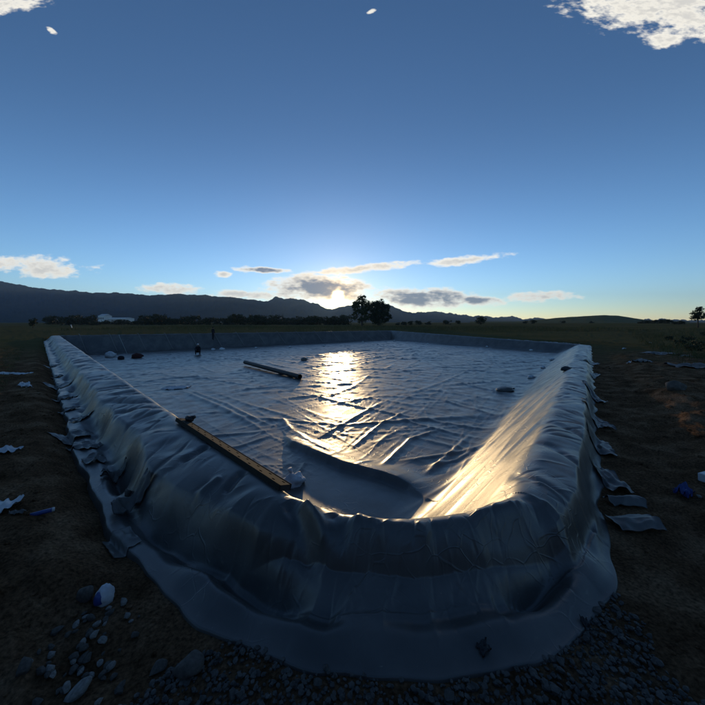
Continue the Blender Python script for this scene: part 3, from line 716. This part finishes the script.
def sack_mesh(bm, w, l, h, seed, neck=True):
    r = bmesh.ops.create_uvsphere(bm, u_segments=28, v_segments=18, radius=1)['verts']; o = Vector((seed, seed * 2.3, 1))
    for v in r:
        p = v.co.copy(); k = 1 + .16 * mnoise.noise(p * 1.6 + o) + .09 * mnoise.noise(p * 4 + o) - .06 * abs(mnoise.noise(p * 7 + o))
        p *= k; p.z = max(p.z, -.55)
        v.co = (p.x * w, p.y * l, (p.z + .55) * h)

# the slotted plank on the left bank
pa, pb = Vector(hit(181, 421)), Vector(hit(281, 490))
pa = Vector((*PLK[0], top_z(*PLK[0]) + .01)); pb = Vector((*PLK[1], top_z(*PLK[1]) + .01))
_ts = np.linspace(0, 1, 60); lift_ = max(max(top_z(pa.x + (pb.x - pa.x) * t + o * .71, pa.y + (pb.y - pa.y) * t + o * .7) - (pa.z + (pb.z - pa.z) * t - o * .30) for o in (-.09, 0, .09)) for t in _ts)
pa.z += lift_ * .8; pb.z += lift_ * .8
ex = (pb - pa).normalized(); dn = Vector((.71, .70, -.30)); ey = (dn - ex * dn.dot(ex)).normalized(); ez = ex.cross(ey)
if ez.z < 0: ez = -ez; ey = -ey
LN = (pb - pa).length
plank = empty('slotted_plank', pa); plank.rotation_euler = Matrix((ex, ey, ez)).transposed().to_euler()
tag(plank, 'long pale slotted metal plank lying along the inner edge of the left bank', 'plank')
nxs, wid, th_ = 60, .22, .012
xs_ = np.linspace(0, LN, nxs + 1); ys_ = np.array([-.062, -.042, -.022, .016, .034, .062])
bm = bmesh.new(); gv = {}
for lay, zz in ((0, .05), (1, .05 - th_)):
    for i, a in enumerate(xs_):
        for j, b in enumerate(ys_): gv[lay, i, j] = bm.verts.new((a, b, zz))
hole = lambda i, j: (j == 1 and i % 5 == 1) or (j == 3 and i % 5 == 3)
for i in range(nxs):
    for j in range(5):
        if hole(i, j):
            for (a, b) in (((i, j), (i + 1, j)), ((i + 1, j), (i + 1, j + 1)), ((i + 1, j + 1), (i, j + 1)), ((i, j + 1), (i, j))):
                bm.faces.new([gv[0, a[0], a[1]], gv[0, b[0], b[1]], gv[1, b[0], b[1]], gv[1, a[0], a[1]]])
        else:
            for lay in (0, 1): bm.faces.new([gv[lay, i, j], gv[lay, i + 1, j], gv[lay, i + 1, j + 1], gv[lay, i, j + 1]])
bm_obj('deck', bm, M['alu'], plank)
for sy in (-1, 1):
    bm = bmesh.new(); box(bm, LN / 2, sy * .068, .026, LN + .01, .012, .058, bev=.003); bm_obj('side_rail', bm, M['alu'], plank)
for k, xx in enumerate((.004, LN - .004)):
    bm = bmesh.new(); box(bm, xx, 0, .022, .016, .122, .05, bev=.003); bm_obj('end_plate', bm, M['pipe'], plank)
bm = bmesh.new(); box(bm, .18, .06, .085, .14, .08, .07, .3, .015); tube(bm, (.12, .07, .09), (.25, .10, .13), .025, .025, 10); bm_obj('clamp', bm, M['pipe'], plank, True)

# black pipe on the floor
a = at_floor(245, 365.5); b = at_floor(300, 379.5)
za, zb = top_z(*a), top_z(*b); A_, B_ = Vector((*a, max(za, zb) + .13)), Vector((*b, max(za, zb) + .13))
pipe = empty('pipe', A_ - Vector((0, 0, .13))); tag(pipe, 'thick black plastic pipe lying loose on the reservoir floor', 'pipe')
bm = bmesh.new(); r0, r1, n = .14, .12, 24
d = (B_ - A_); q4 = d.to_track_quat('Z', 'Y').to_matrix(); off = Vector((0, 0, .13))
rings = []
for (t, rr_) in ((0, r1), (0, r0), (1, r0), (1, r1)):
    rings.append([bm.verts.new(off + d * t + q4 @ Vector((math.cos(i / n * 6.2832) * rr_, math.sin(i / n * 6.2832) * rr_, 0))) for i in range(n)])
for k in range(4):
    for i in range(n): bm.faces.new([rings[k][i], rings[k][(i + 1) % n], rings[(k + 1) % 4][(i + 1) % n], rings[(k + 1) % 4][i]])
bm_obj('pipe_wall', bm, M['pipe'], pipe)
bm = bmesh.new(); tube(bm, off + d * .988, off + d * .999, .146, .146, 24, False); bm_obj('end_collar', bm, M['pipe'], pipe)

# white sack by the plank's foot
x, y = at_floor(293, 485); z = top_z(x, y)
sk = empty('white_sack', (x, y, z - .02), .5); tag(sk, 'crumpled white sack standing on the floor at the foot of the slotted plank', 'sack')
bm = bmesh.new(); sack_mesh(bm, .26, .17, .15, 3)
for v in bm.verts: v.co += v.co.normalized() * (.05 * mnoise.noise(v.co * 9) - .035 * abs(mnoise.noise(v.co * 22)))
bm_obj('bag', bm, M['sack'], sk, True)
bm = bmesh.new(); tube(bm, (-.02, .03, .24), (-.06, .03, .33), .022, .05, 9); tube(bm, (-.02, .03, .245), (0, .03, .17), .022, .06, 9); bm_obj('neck', bm, M['sack'], sk, True)

# bags and bundles on the floor and the slopes
def bag(X_, Y_, w, l, h, mt, label, name='sandbag', group=None, rz=0, seed=1, cat='bag'):
    x, y, z = hit(X_, Y_); r = empty(name, (x, y, z - .02), rz); tag(r, label, cat, group)
    bm = bmesh.new(); sack_mesh(bm, w, l, h, seed); bm_obj('bag', bm, M[mt], r, True)
    bm = bmesh.new(); tube(bm, (w * .9, 0, h * .6), (w * 1.18, 0, h * .75), min(w, h) * .16, min(w, h) * .3, 8); bm_obj('tied_end', bm, M[mt], r, True)
    return r
bag(110, 357, .45, .35, .38, 'sack', 'pale bag against the left bank below the far corner', rz=.4, seed=11)
bag(137, 358, .5, .35, .32, 'red_cloth', 'dark red bundle on the floor near the far bank', 'bundle', rz=.1, seed=12, cat='bundle')
bag(121, 359, .25, .3, .2, 'dark_cloth', 'small black bag between the pale bag and the red bundle', rz=1.4, seed=13)
bag(222, 350, .3, .22, .22, 'white', 'small white bag at the foot of the far bank beside the crouching worker', rz=.4, seed=14)
bag(213, 350, .24, .2, .16, 'sack', 'grey bag at the foot of the far bank', rz=.9, seed=15)
bag(304, 360, .28, .2, .15, 'flap', 'small grey block of folded sheet on the floor beyond the black pipe', 'folded_sheet', rz=.1, seed=16, cat='sheet')
bag(505, 391, .42, .26, .13, 'flap', 'flat grey bundle with white scraps at the foot of the right slope', 'bundle', rz=.3, seed=17, cat='bundle')
WG = 'small pale sandbags along the foot of the banks'
for k, (X_, Y_) in enumerate([(531, 378), (543, 368), (552, 360), (487, 347), (531, 350.5), (428, 344), (324, 346), (290, 347), (394, 341), (363, 342), (256, 348)]):
    bag(X_, Y_, .17, .13, .10, 'white' if k > 2 else 'sack', 'small pale sandbag lying at the foot of the bank' if k > 2 else 'greyish sandbag at the foot of the long right slope', group=WG if k > 2 else 'sandbags below the right slope', rz=k * 1.3, seed=20 + k)
bag(566, 370, .26, .13, .10, 'pipe', 'small black sandbag lying on the right slope just below its crest', rz=.4, seed=40)
sheet_on('plastic_scrap', 176, 388, 1.1, .7, .2, M['sack'], 'flat oval white scrap on the floor behind the left bank', 'scrap', seed=2, amp=.015, fold=.03, ragged=.5)

# rope hanging down the far bank
pts = [hit(119 + k * .7, 336 + k * 1.6) for k in range(13)]
bm = bmesh.new()
for p, q in zip(pts[:-1], pts[1:]): tube(bm, (p[0], p[1], p[2] + .05), (q[0], q[1], q[2] + .05), .03, .03, 6)
tag(bm_obj('rope', bm, M['rope'], None, True), 'thin pale rope hanging down the far bank', 'rope')

# ------------------------------------------------------------------ workers on the far bank
def person(loc, rz, joints, edges, rad, label, cap=None, head=None):
    root = empty('person', loc, rz); tag(root, label, 'person')
    me = bpy.data.meshes.new('body'); me.from_pydata(joints, edges, []); me.materials.append(M['dark_cloth'])
    o = link(bpy.data.objects.new('body', me), root)
    md = o.modifiers.new('skin', 'SKIN'); sd = me.skin_vertices[0].data
    for i, r in enumerate(rad): sd[i].radius = (r, r * .85); sd[i].use_root = (i == 0)
    o.modifiers.new('sub', 'SUBSURF').levels = 2; o.modifiers['sub'].render_levels = 2
    bm = bmesh.new(); bmesh.ops.create_uvsphere(bm, u_segments=14, v_segments=10, radius=1, matrix=Matrix.Translation(head) @ Matrix.Diagonal((.085, .10, .12, 1)))
    bmesh.ops.create_uvsphere(bm, u_segments=6, v_segments=5, radius=.02, matrix=Matrix.Translation(Vector(head) + Vector((0, -.10, -.01))))
    bm_obj('head', bm, M['skin'], root, True)
    bm = bmesh.new(); bmesh.ops.create_uvsphere(bm, u_segments=14, v_segments=8, radius=1, matrix=Matrix.Translation(Vector(head) + Vector((0, .01, .04))) @ Matrix.Diagonal((.098, .112, .10, 1)))
    box(bm, head[0], head[1] - .12, head[2] + .04, .13, .10, .015, 0, .004)
    bm_obj('cap' if cap else 'hair', bm, M['cap'] if cap else M['dark_cloth'], root, True)
    return root
x, y, z = hit(213, 340.5)
J = [(0, 0, .95), (0, 0, 1.2), (0, .0, 1.42), (0, -.01, 1.54), (.19, 0, 1.42), (.27, -.03, 1.14), (.24, -.14, .92), (-.19, 0, 1.42), (-.28, .02, 1.14), (-.26, -.08, .90),
     (.10, 0, .88), (.12, -.06, .48), (.13, .0, .06), (.13, -.15, .03), (-.10, 0, .88), (-.13, .04, .48), (-.14, .14, .08), (-.14, -.02, .04)]
Ed = [(0, 1), (1, 2), (2, 3), (2, 4), (4, 5), (5, 6), (2, 7), (7, 8), (8, 9), (0, 10), (10, 11), (11, 12), (12, 13), (0, 14), (14, 15), (15, 16), (16, 17)]
Rd = [.15, .15, .13, .055, .075, .055, .04, .075, .055, .04, .10, .075, .05, .04, .10, .075, .05, .04]
person((x, y, z - .02), 2.7, J, Ed, Rd, 'worker in dark clothes climbing the far bank', head=(0, -.02, 1.66))
x, y, z = hit(198, 354.5)
J = [(0, .12, .30), (0, .02, .55), (0, -.10, .80), (0, -.14, .90), (.19, -.08, .78), (.26, -.26, .55), (.14, -.44, .42), (-.19, -.08, .78), (-.27, -.24, .54), (-.14, -.44, .40),
     (.12, .08, .28), (.20, -.34, .46), (.18, -.26, .06), (.18, -.42, .03), (-.12, .08, .28), (-.22, -.30, .44), (-.20, -.22, .06), (-.20, -.38, .03)]
Rd = [.18, .17, .15, .06, .08, .06, .045, .08, .06, .045, .12, .09, .055, .045, .12, .09, .055, .045]
person((x, y, z - .01), .4, J, Ed, Rd, 'worker in dark clothes and pale cap crouching at the foot of the far bank', True, (0, -.17, 1.03))

# ------------------------------------------------------------------ loose flaps and scraps of liner beside the banks
sheet_on('liner_flap', 634, 527, .46, .24, .05, M['flap'], 'broad flat grey liner flap jutting out beside the right bank near the gravel', 'flap', seed=1, amp=.012, fold=.012, arch=.05, ragged=.10, lift=.012)
sheet_on('liner_flap', 625, 504, .40, .17, -.02, M['flap'], 'narrower grey liner flap just behind the broad flat one beside the right bank', 'flap', seed=2, amp=.014, fold=.015, arch=.05, ragged=.15, lift=.012)
RG = 'liner flaps along the outer foot of the right bank'
def flap_at(e, dist, s_out, w, l, rz, label, group, seed, **kw):
    """a flap lying at a distance along a bank and away from its crest"""
    p = POLY[e] + EDIR[e] * dist - EIN[e] * s_out
    X_, Y_ = HX + F * p[0] / p[1], HY + F * (CH - top_z(*p)) / p[1]
    return sheet_on('liner_flap', X_, Y_, w, l, rz + math.atan2(EDIR[e][1], EDIR[e][0]), M['flap'], label, 'flap', group, seed=seed, **kw)
rf = random.Random(77)
for k, dist in enumerate([2.0, 3.3, 5.0, 7.6, 12, 16]):
    flap_at(5, dist, .60 + rf.uniform(-.02, .10), rf.uniform(.4, .8) * (1 + .05 * dist), rf.uniform(.22, .40), rf.uniform(-.5, .5), 'creased grey liner flap lying loose along the outer foot of the right bank', RG, 30 + k, amp=.022, fold=.03, arch=.03, ragged=.22)
LG = 'loose liner flaps in the trench left of the left bank'
for k, dist in enumerate([3.6, 4.4, 5.2, 6.2, 7.6, 9.2, 11.5, 14, 18]):
    flap_at(0, ELEN[0] - dist, 1.06 + rf.uniform(-.12, .12), rf.uniform(.25, .6) * (1 + .04 * dist), rf.uniform(.22, .45), rf.uniform(-.6, .6), 'crumpled loose liner flap in the trench beside the left bank', LG, 50 + k, amp=.014, fold=.025, arch=.015, ragged=.15)
sheet_on('folded_flap', 131, 511, .34, .17, .75, M['flap'], 'pale folded liner flap standing up in the hollow of the left skirt', 'flap', seed=71, amp=.02, fold=.05, arch=.08, ragged=.15, lift=.02)
sheet_on('folded_flap', 114, 481, .26, .13, .6, M['flap'], 'small pointed liner scrap in the hollow above the folded flap', 'flap', seed=72, amp=.03, fold=.06, arch=.03, ragged=.5, lift=.01)
rock('rock', 128, 496, .065, M['rock'], 'round grey stone lying against the folded flap on the left skirt', seed=5)
sheet_on('skirt_offcut', 122, 540, .38, .22, -.7, M['flap'], 'dull offcut of liner half under soil below the left skirt', 'flap', seed=73, amp=.006, fold=.008, ragged=.15)
SG = 'liner scraps strewn on the right earth bank'
for k, (X_, Y_, w, l, rz) in enumerate([(661, 354, 1.6, 1.0, .1), (693, 367, 1.5, .7, -.2), (641, 361, .9, .5, .3), (688, 357, .8, .5, .4)]):
    sheet_on('liner_scrap', X_, Y_, w, l, rz, M['flap'], 'crumpled dark liner scrap lying on the right earth bank', 'scrap', SG, seed=80 + k, amp=.03, fold=.05, arch=.04, ragged=.2)
for k, (X_, Y_) in enumerate([(624, 349), (629, 363), (650, 343)]):
    sheet_on('white_scrap', X_, Y_, .22, .16, k, M['white'], 'tiny white plastic scrap on the right earth bank', 'scrap', 'white scraps on the right bank', seed=90 + k, amp=.03, fold=.05, ragged=.5, nx=12, ny=10)
# litter on the left ground
sheet_on('plastic_strip', 8, 374, 1.7, .15, .06, M['white'], 'long white plastic strip lying on the left ground', 'strip', seed=101, amp=.006, fold=.0, arch=.05, ragged=.25, nx=40, ny=10)
sheet_on('plastic_bag', 25, 386, .42, .24, -.5, M['white'], 'small crumpled white plastic bag near the long white strip', 'plastic bag', seed=102, amp=.03, fold=.05, ragged=.25)
sheet_on('plastic_sheet', 5, 451, .34, .20, .3, M['sack'], 'crumpled greyish clear plastic sheet on the left ground', 'plastic sheet', seed=103, amp=.02, fold=.03, ragged=.2)
sheet_on('white_bag', -8, 512, .28, .40, .1, M['white'], 'large bright white crumpled bag on the left soil near the blue tube', 'plastic bag', seed=104, amp=.02, fold=.03, ragged=.2)
sheet_on('grey_scrap', 17, 514, .11, .07, .4, M['flap'], 'small dark scrap between the bright white bag and the blue tube', 'scrap', seed=105, amp=.015, fold=.02, ragged=.5, nx=10, ny=8)
x, y, z = hit(40, 516)
ct = empty('sealant_tube', (x, y, z + .028), math.radians(38)); tag(ct, 'blue sealant tube with orange nozzle lying on the left soil', 'tube')
bm = bmesh.new(); tube(bm, (-.09, 0, 0), (.11, 0, 0), .026, .026, 16); bm_obj('barrel', bm, M['blue'], ct, True)
bm = bmesh.new(); tube(bm, (-.16, 0, -.005), (-.09, 0, 0), .012, .024, 12); bm_obj('nozzle', bm, M['orange'], ct, True)
bm = bmesh.new(); tube(bm, (.11, 0, 0), (.135, 0, 0), .027, .024, 16); bm_obj('end_cap', bm, M['white'], ct, True)
ct.scale = (.8, .8, .8)
# right side litter
x, y, z = hit(685, 496)
sheet_on('blue_rag', 684, 495, .17, .13, .3, M['blue'], 'crumpled dark blue rag on the right soil', 'rag', seed=111, amp=.03, fold=.06, arch=.03, ragged=.4)
x, y, z = hit(704, 482)
bl = empty('white_block', (x + .04, y, z - .01), .3); tag(bl, 'white foam block half out on the right soil beyond the blue rag', 'block')
bm = bmesh.new(); box(bm, 0, 0, .05, .16, .11, .1, 0, .008)
for v in bm.verts: v.co += Vector((1, 1, 1)) * .008 * mnoise.noise(v.co * 20)
bm_obj('foam', bm, M['white'], bl)
rock('rock', 675, 389, .24, M['rock'], 'low brown boulder half buried in the right earth bank', seed=6, sink=.5)
x, y, z = hit(696, 497)
rock('rock', 699, 498, .03, M['pale_rock'], 'small pale pebble beside the blue rag', seed=7)
x, y = dirpos(72, 88); z = top_z(x, y)
po = empty('marker_post', (x, y, z)); tag(po, 'small white leaning marker post behind the left bank', 'post')
bm = bmesh.new(); tube(bm, (0, 0, -.1), (-.25, 0, .75), .11, .09, 8); bm_obj('shaft', bm, M['white'], po); bm = bmesh.new(); box(bm, -.26, 0, .80, .34, .2, .12); bm_obj('cap', bm, M['white'], po)

# ------------------------------------------------------------------ stones
rock('boulder', 192, 670, .095, M['rock'], 'rounded dark boulder on the gravel edge below the left skirt', seed=8, rz=.1, stretch=1.15, cat='rock')
rock('boulder', 84, 600, .07, M['rock'], 'dark pointed stone with pale top beside the bagged stone', seed=9, rz=.5, zs=1.2)
for k, (X_, Y_, w_, lb) in enumerate([(484, 651, .07, 'black rag scrap near the bottom edge of the near skirt'), (585, 624, .06, 'small dark scrap by the right corner of the near skirt')]):
    sheet_on('dark_scrap', X_, Y_, w_, w_ * .8, k + .4, M['pipe'], lb, 'scrap', seed=120 + k, amp=.01, fold=.015, ragged=.6, nx=12, ny=10)
rock('rock', 158, 672, .05, M['rock'], 'dark jagged stone left of the rounded boulder', seed=10)
x, y, z = hit(105, 602)
bs = empty('bagged_stone', (x, y, z - .015), .4); tag(bs, 'stone wrapped in white and blue plastic beside the dark pointed stone', 'bag')
bm = bmesh.new(); sack_mesh(bm, .062, .055, .085, 31); bm_obj('wrapping', bm, M['sack'], bs, True)
bm = bmesh.new(); sack_mesh(bm, .032, .03, .05, 33); bmesh.ops.translate(bm, verts=bm.verts[:], vec=(-.028, -.034, .034)); bm_obj('blue_fold', bm, M['blue'], bs, True)
rock('rock', 78, 697, .045, M['pale_rock'], 'longest pale stone in the pile, lying in the middle of the heap', seed=12, stretch=1.7, rz=1.2, sink=0, zs=1.1)
rock('rock', 23, 672, .05, M['rock'], 'dark stone with white lumps apart from the stone pile', seed=13)
rock('rock', 29, 667, .025, M['pale_rock'], 'white lump resting against the dark stone apart from the pile', seed=14, sink=-.6)
rock('rock', 87, 620, .03, M['pale_rock'], 'pale chip of stone above the pile below the bagged stone', seed=15)
PG = 'stones in the heap below the bagged stone'
rp = random.Random(21)
for k in range(70):
    if k < 48: X_, Y_ = rp.gauss(80, 24), rp.gauss(676, 22)
    else: X_, Y_ = rp.gauss(98, 22), rp.gauss(628, 10)
    X_ = min(max(X_, 38), 140); Y_ = min(Y_, 712)
    pale = k % 3 == 0
    rock('rock', X_, Y_, rp.uniform(.012, .034), M['pale_rock' if pale else 'rock'], ('pale grey stone in the loose heap below the bagged stone' if pale else 'dark grey stone in the loose heap below the bagged stone'),
         PG + (' (pale)' if pale else ' (dark)'), seed=100 + k % 9, sink=rp.uniform(-.3, .3), sub=2, stretch=rp.uniform(.9, 1.4))
# gravel round the near end of the skirt
base = [rock_mesh(200 + k, 1, rp.uniform(.6, .8)) for k in range(8)]
bverts = []
for me in base:
    v = np.zeros(len(me.vertices) * 3, np.float32); me.vertices.foreach_get('co', v); f = np.zeros(len(me.polygons) * 3, np.int32); me.polygons.foreach_get('vertices', f)
    bverts.append((v.reshape(-1, 3), f.reshape(-1, 3)))
gr = np.random.default_rng(3)
cx_ = gr.uniform(-1.6, 3.0, 16000); cy_ = gr.uniform(.95, 3.4, 16000)
gz0, gs0, gE0 = ground_z(cx_, cy_); off_ = gs0 - gE0
edge = .72 + .25 * perlin(cx_ / .5, cy_ / .5, 5)
okm = (off_ > -.01) & (off_ < edge + .25) & (cx_ > -1.05 + .35 * perlin(cy_ / .4, cx_ * 0, 8) - .5 * (1.9 - cy_)) & (cx_ < 2.05 + .2 * perlin(cy_ / .3, cx_ * 0, 9) - .10 * (2.6 - cy_)) & ((gs0 - gE0 < .3) | (cx_ < 1.9))
cx_, cy_, gz0 = cx_[okm], cy_[okm], gz0[okm]
N = len(cx_); size = .011 + .017 * gr.random(N) ** 2 + .012 * (gr.random(N) > .93)
order = np.argsort(-size * 2 / np.hypot(cx_, cy_)); single = set(order[:220].tolist())
GV = []; GF = []; nb = 0
sm_mesh = []
for k in range(8):
    me = base[k].copy(); me.materials.append(M['gravel']); sm_mesh.append(me)
for i in range(N):
    k = int(gr.integers(8)); s_ = float(size[i]); e_ = gr.uniform(-.5, .5, 2); rz = gr.uniform(0, 6.28)
    zz = float(gz0[i]) + s_ * .25 + (.012 if gr.random() > .6 else 0)
    if i in single:
        o = link(bpy.data.objects.new('gravel_stone', sm_mesh[k])); o.location = (cx_[i], cy_[i], zz + s_ * .2); o.scale = (s_, s_, s_); o.rotation_euler = (e_[0], e_[1], rz)
        tag(o, 'rounded dark grey gravel stone in the gravel strip round the near skirt', 'stone', 'larger stones in the gravel strip')
    else:
        c, n_ = math.cos(rz), math.sin(rz); v, f = bverts[k]
        w_ = np.stack([v[:, 0] * c - v[:, 1] * n_, v[:, 0] * n_ + v[:, 1] * c, v[:, 2] + e_[0] * v[:, 0] * .6 + e_[1] * v[:, 1] * .6], 1) * s_ + np.array([cx_[i], cy_[i], zz])
        GV.append(w_); GF.append(f + nb); nb += len(v)
gravel = mesh_np('gravel', np.concatenate(GV), np.concatenate(GF), M['gravel'], None, False); tag(gravel, 'dark rounded gravel strewn round the near end of the liner', 'gravel', kind='stuff')
# clods on the bare soil
GV = []; GF = []; nb = 0
cx_ = np.concatenate([gr.uniform(-9, -1.2, 5200), gr.uniform(1.9, 12, 4200)]); cy_ = np.concatenate([1.0 + 8 * gr.random(5200) ** 1.5, 1.4 + 14 * gr.random(4200) ** 1.4])
gz0, gs0, gE0 = ground_z(cx_, cy_); okm = (gs0 - gE0 > .1) & (perlin(cx_ / .7, cy_ / .7, 15) > -.12)
for x, y, z in zip(cx_[okm], cy_[okm], gz0[okm]):
    v, f = bverts[int(gr.integers(8))]; s_ = .006 + .022 * gr.random() ** 3 * (1 + .12 * math.hypot(x, y)); rz = gr.uniform(0, 6.28); c, n_ = math.cos(rz), math.sin(rz)
    GV.append(np.stack([v[:, 0] * c - v[:, 1] * n_, v[:, 0] * n_ + v[:, 1] * c, v[:, 2]], 1) * s_ + np.array([x, y, z + s_ * .2])); GF.append(f + nb); nb += len(v)
clods = mesh_np('soil_clods', np.concatenate(GV), np.concatenate(GF), M['soil'], None, False); tag(clods, 'loose soil clods strewn over the bare ground', 'clods', kind='stuff')
# dry grass on the banks and in the fields
def blades(name, x, y, hh, mt, label, spread):
    z, s, E = ground_z(x, y); m = s > E + .15; x, y, z, hh = x[m], y[m], z[m], hh[m]; n = len(x)
    a = gr.uniform(0, 6.28, n); w = hh * .035 + .0016; lean = gr.normal(0, spread, (n, 2)) * hh[:, None]
    dx, dy = np.cos(a) * w, np.sin(a) * w
    p0 = np.stack([x - dx, y - dy, z - .01], 1); p1 = np.stack([x + dx, y + dy, z - .01], 1)
    m0 = np.stack([x + lean[:, 0] * .4 - dx * .7, y + lean[:, 1] * .4 - dy * .7, z + hh * .6], 1); m1 = np.stack([x + lean[:, 0] * .4 + dx * .7, y + lean[:, 1] * .4 + dy * .7, z + hh * .6], 1)
    t = np.stack([x + lean[:, 0], y + lean[:, 1], z + hh * .93], 1)
    V = np.stack([p0, p1, m1, m0, t], 1).reshape(-1, 3); b = np.arange(n)[:, None] * 5
    Q = np.concatenate([b + np.array([[0, 1, 2]]), b + np.array([[0, 2, 3]]), b + np.array([[3, 2, 4]])])
    o = mesh_np(name, V, Q, mt, None, False); return tag(o, label, 'grass', kind='stuff')
def tufts(n, fx, per, rad):
    cx, cy = fx(n); k = np.repeat(np.arange(n), per); r = gr.normal(0, 1, (len(k), 2)) * rad
    return cx[k] + r[:, 0], cy[k] + r[:, 1]
def left_zone(n):
    y = 2.4 + 22 * gr.random(n) ** 1.6; s = gr.random(n) ** 1.8 * (3 + y * .4); return -(y * .98 + .9 + s), y - .2
x, y = tufts(1500, left_zone, 16, .07); blades('dry_grass', x, y, .03 + .10 * gr.random(len(x)) ** 2, M['grass'], 'short dry grass tufts on the left earth bank', .55)
def right_zone(n):
    y = 6 + 60 * gr.random(n) ** 1.3; return y * .80 + 3.5 + gr.random(n) * (2 + y * .9), y
x, y = tufts(2600, right_zone, 16, .22); r_ = np.hypot(x, y); blades('field_grass', x, y, (.06 + .30 * gr.random(len(x)) ** 2) * np.clip(r_ / 20, .35, 1.5), M['field_grass'], 'rough olive grass on the right bank and field', .5)
def far_zone(n):
    y = 62 + 60 * gr.random(n); return gr.uniform(-60, 60, n), y
x, y = tufts(2600, far_zone, 12, .5); blades('rough_grass', x, y, (.15 + .6 * gr.random(len(x)) ** 2), M['field_grass'], 'rough grass strip beyond the far bank', .5)
# weeds on the right bank
for k, (X_, Y_, sc) in enumerate([(688, 341, 1.0), (700, 347, .9), (679, 344, .7), (668, 340, .8), (704, 336, 1.1), (692, 351, .7)]):
    x, y, z = hit(X_, Y_)
    w = empty('weed_clump', (x, y, z), k); tag(w, 'dark bushy weed clump behind the liner scraps on the right bank', 'plant', 'weed clumps on the right bank')
    leaf_crown('foliage', [(0, 0, .35 * sc, .5 * sc, .3 * sc), (.4 * sc, .1, .25 * sc, .4 * sc, .25 * sc), (-.4 * sc, 0, .3 * sc, .4 * sc, .3 * sc)], 500, .05, M['leaf_dark'], w, 300 + k)
    bm = bmesh.new()
    for q in range(6): tube(bm, (0, 0, -.03), (random.uniform(-.4, .4) * sc, random.uniform(-.3, .3) * sc, .5 * sc), .012, .005, 5)
    bm_obj('stem', bm, M['bark'], w)

# ------------------------------------------------------------------ the hazy evening air
bm = bmesh.new(); box(bm, 0, 200, 278, 15000, 12400, 566)
hz = bm_obj('haze', bm, bpy.data.materials.new('haze')); tag(hz, kind='stuff')
hm = hz.data.materials[0]; hm.use_nodes = True; ht = hm.node_tree; ht.nodes.clear()
pv = ht.nodes.new('ShaderNodeVolumePrincipled'); pv.inputs['Color'].default_value = (.36, .60, 1, 1); pv.inputs['Density'].default_value = 7e-5; pv.inputs['Anisotropy'].default_value = .35
hoo = ht.nodes.new('ShaderNodeOutputMaterial'); ht.links.new(pv.outputs[0], hoo.inputs['Volume'])
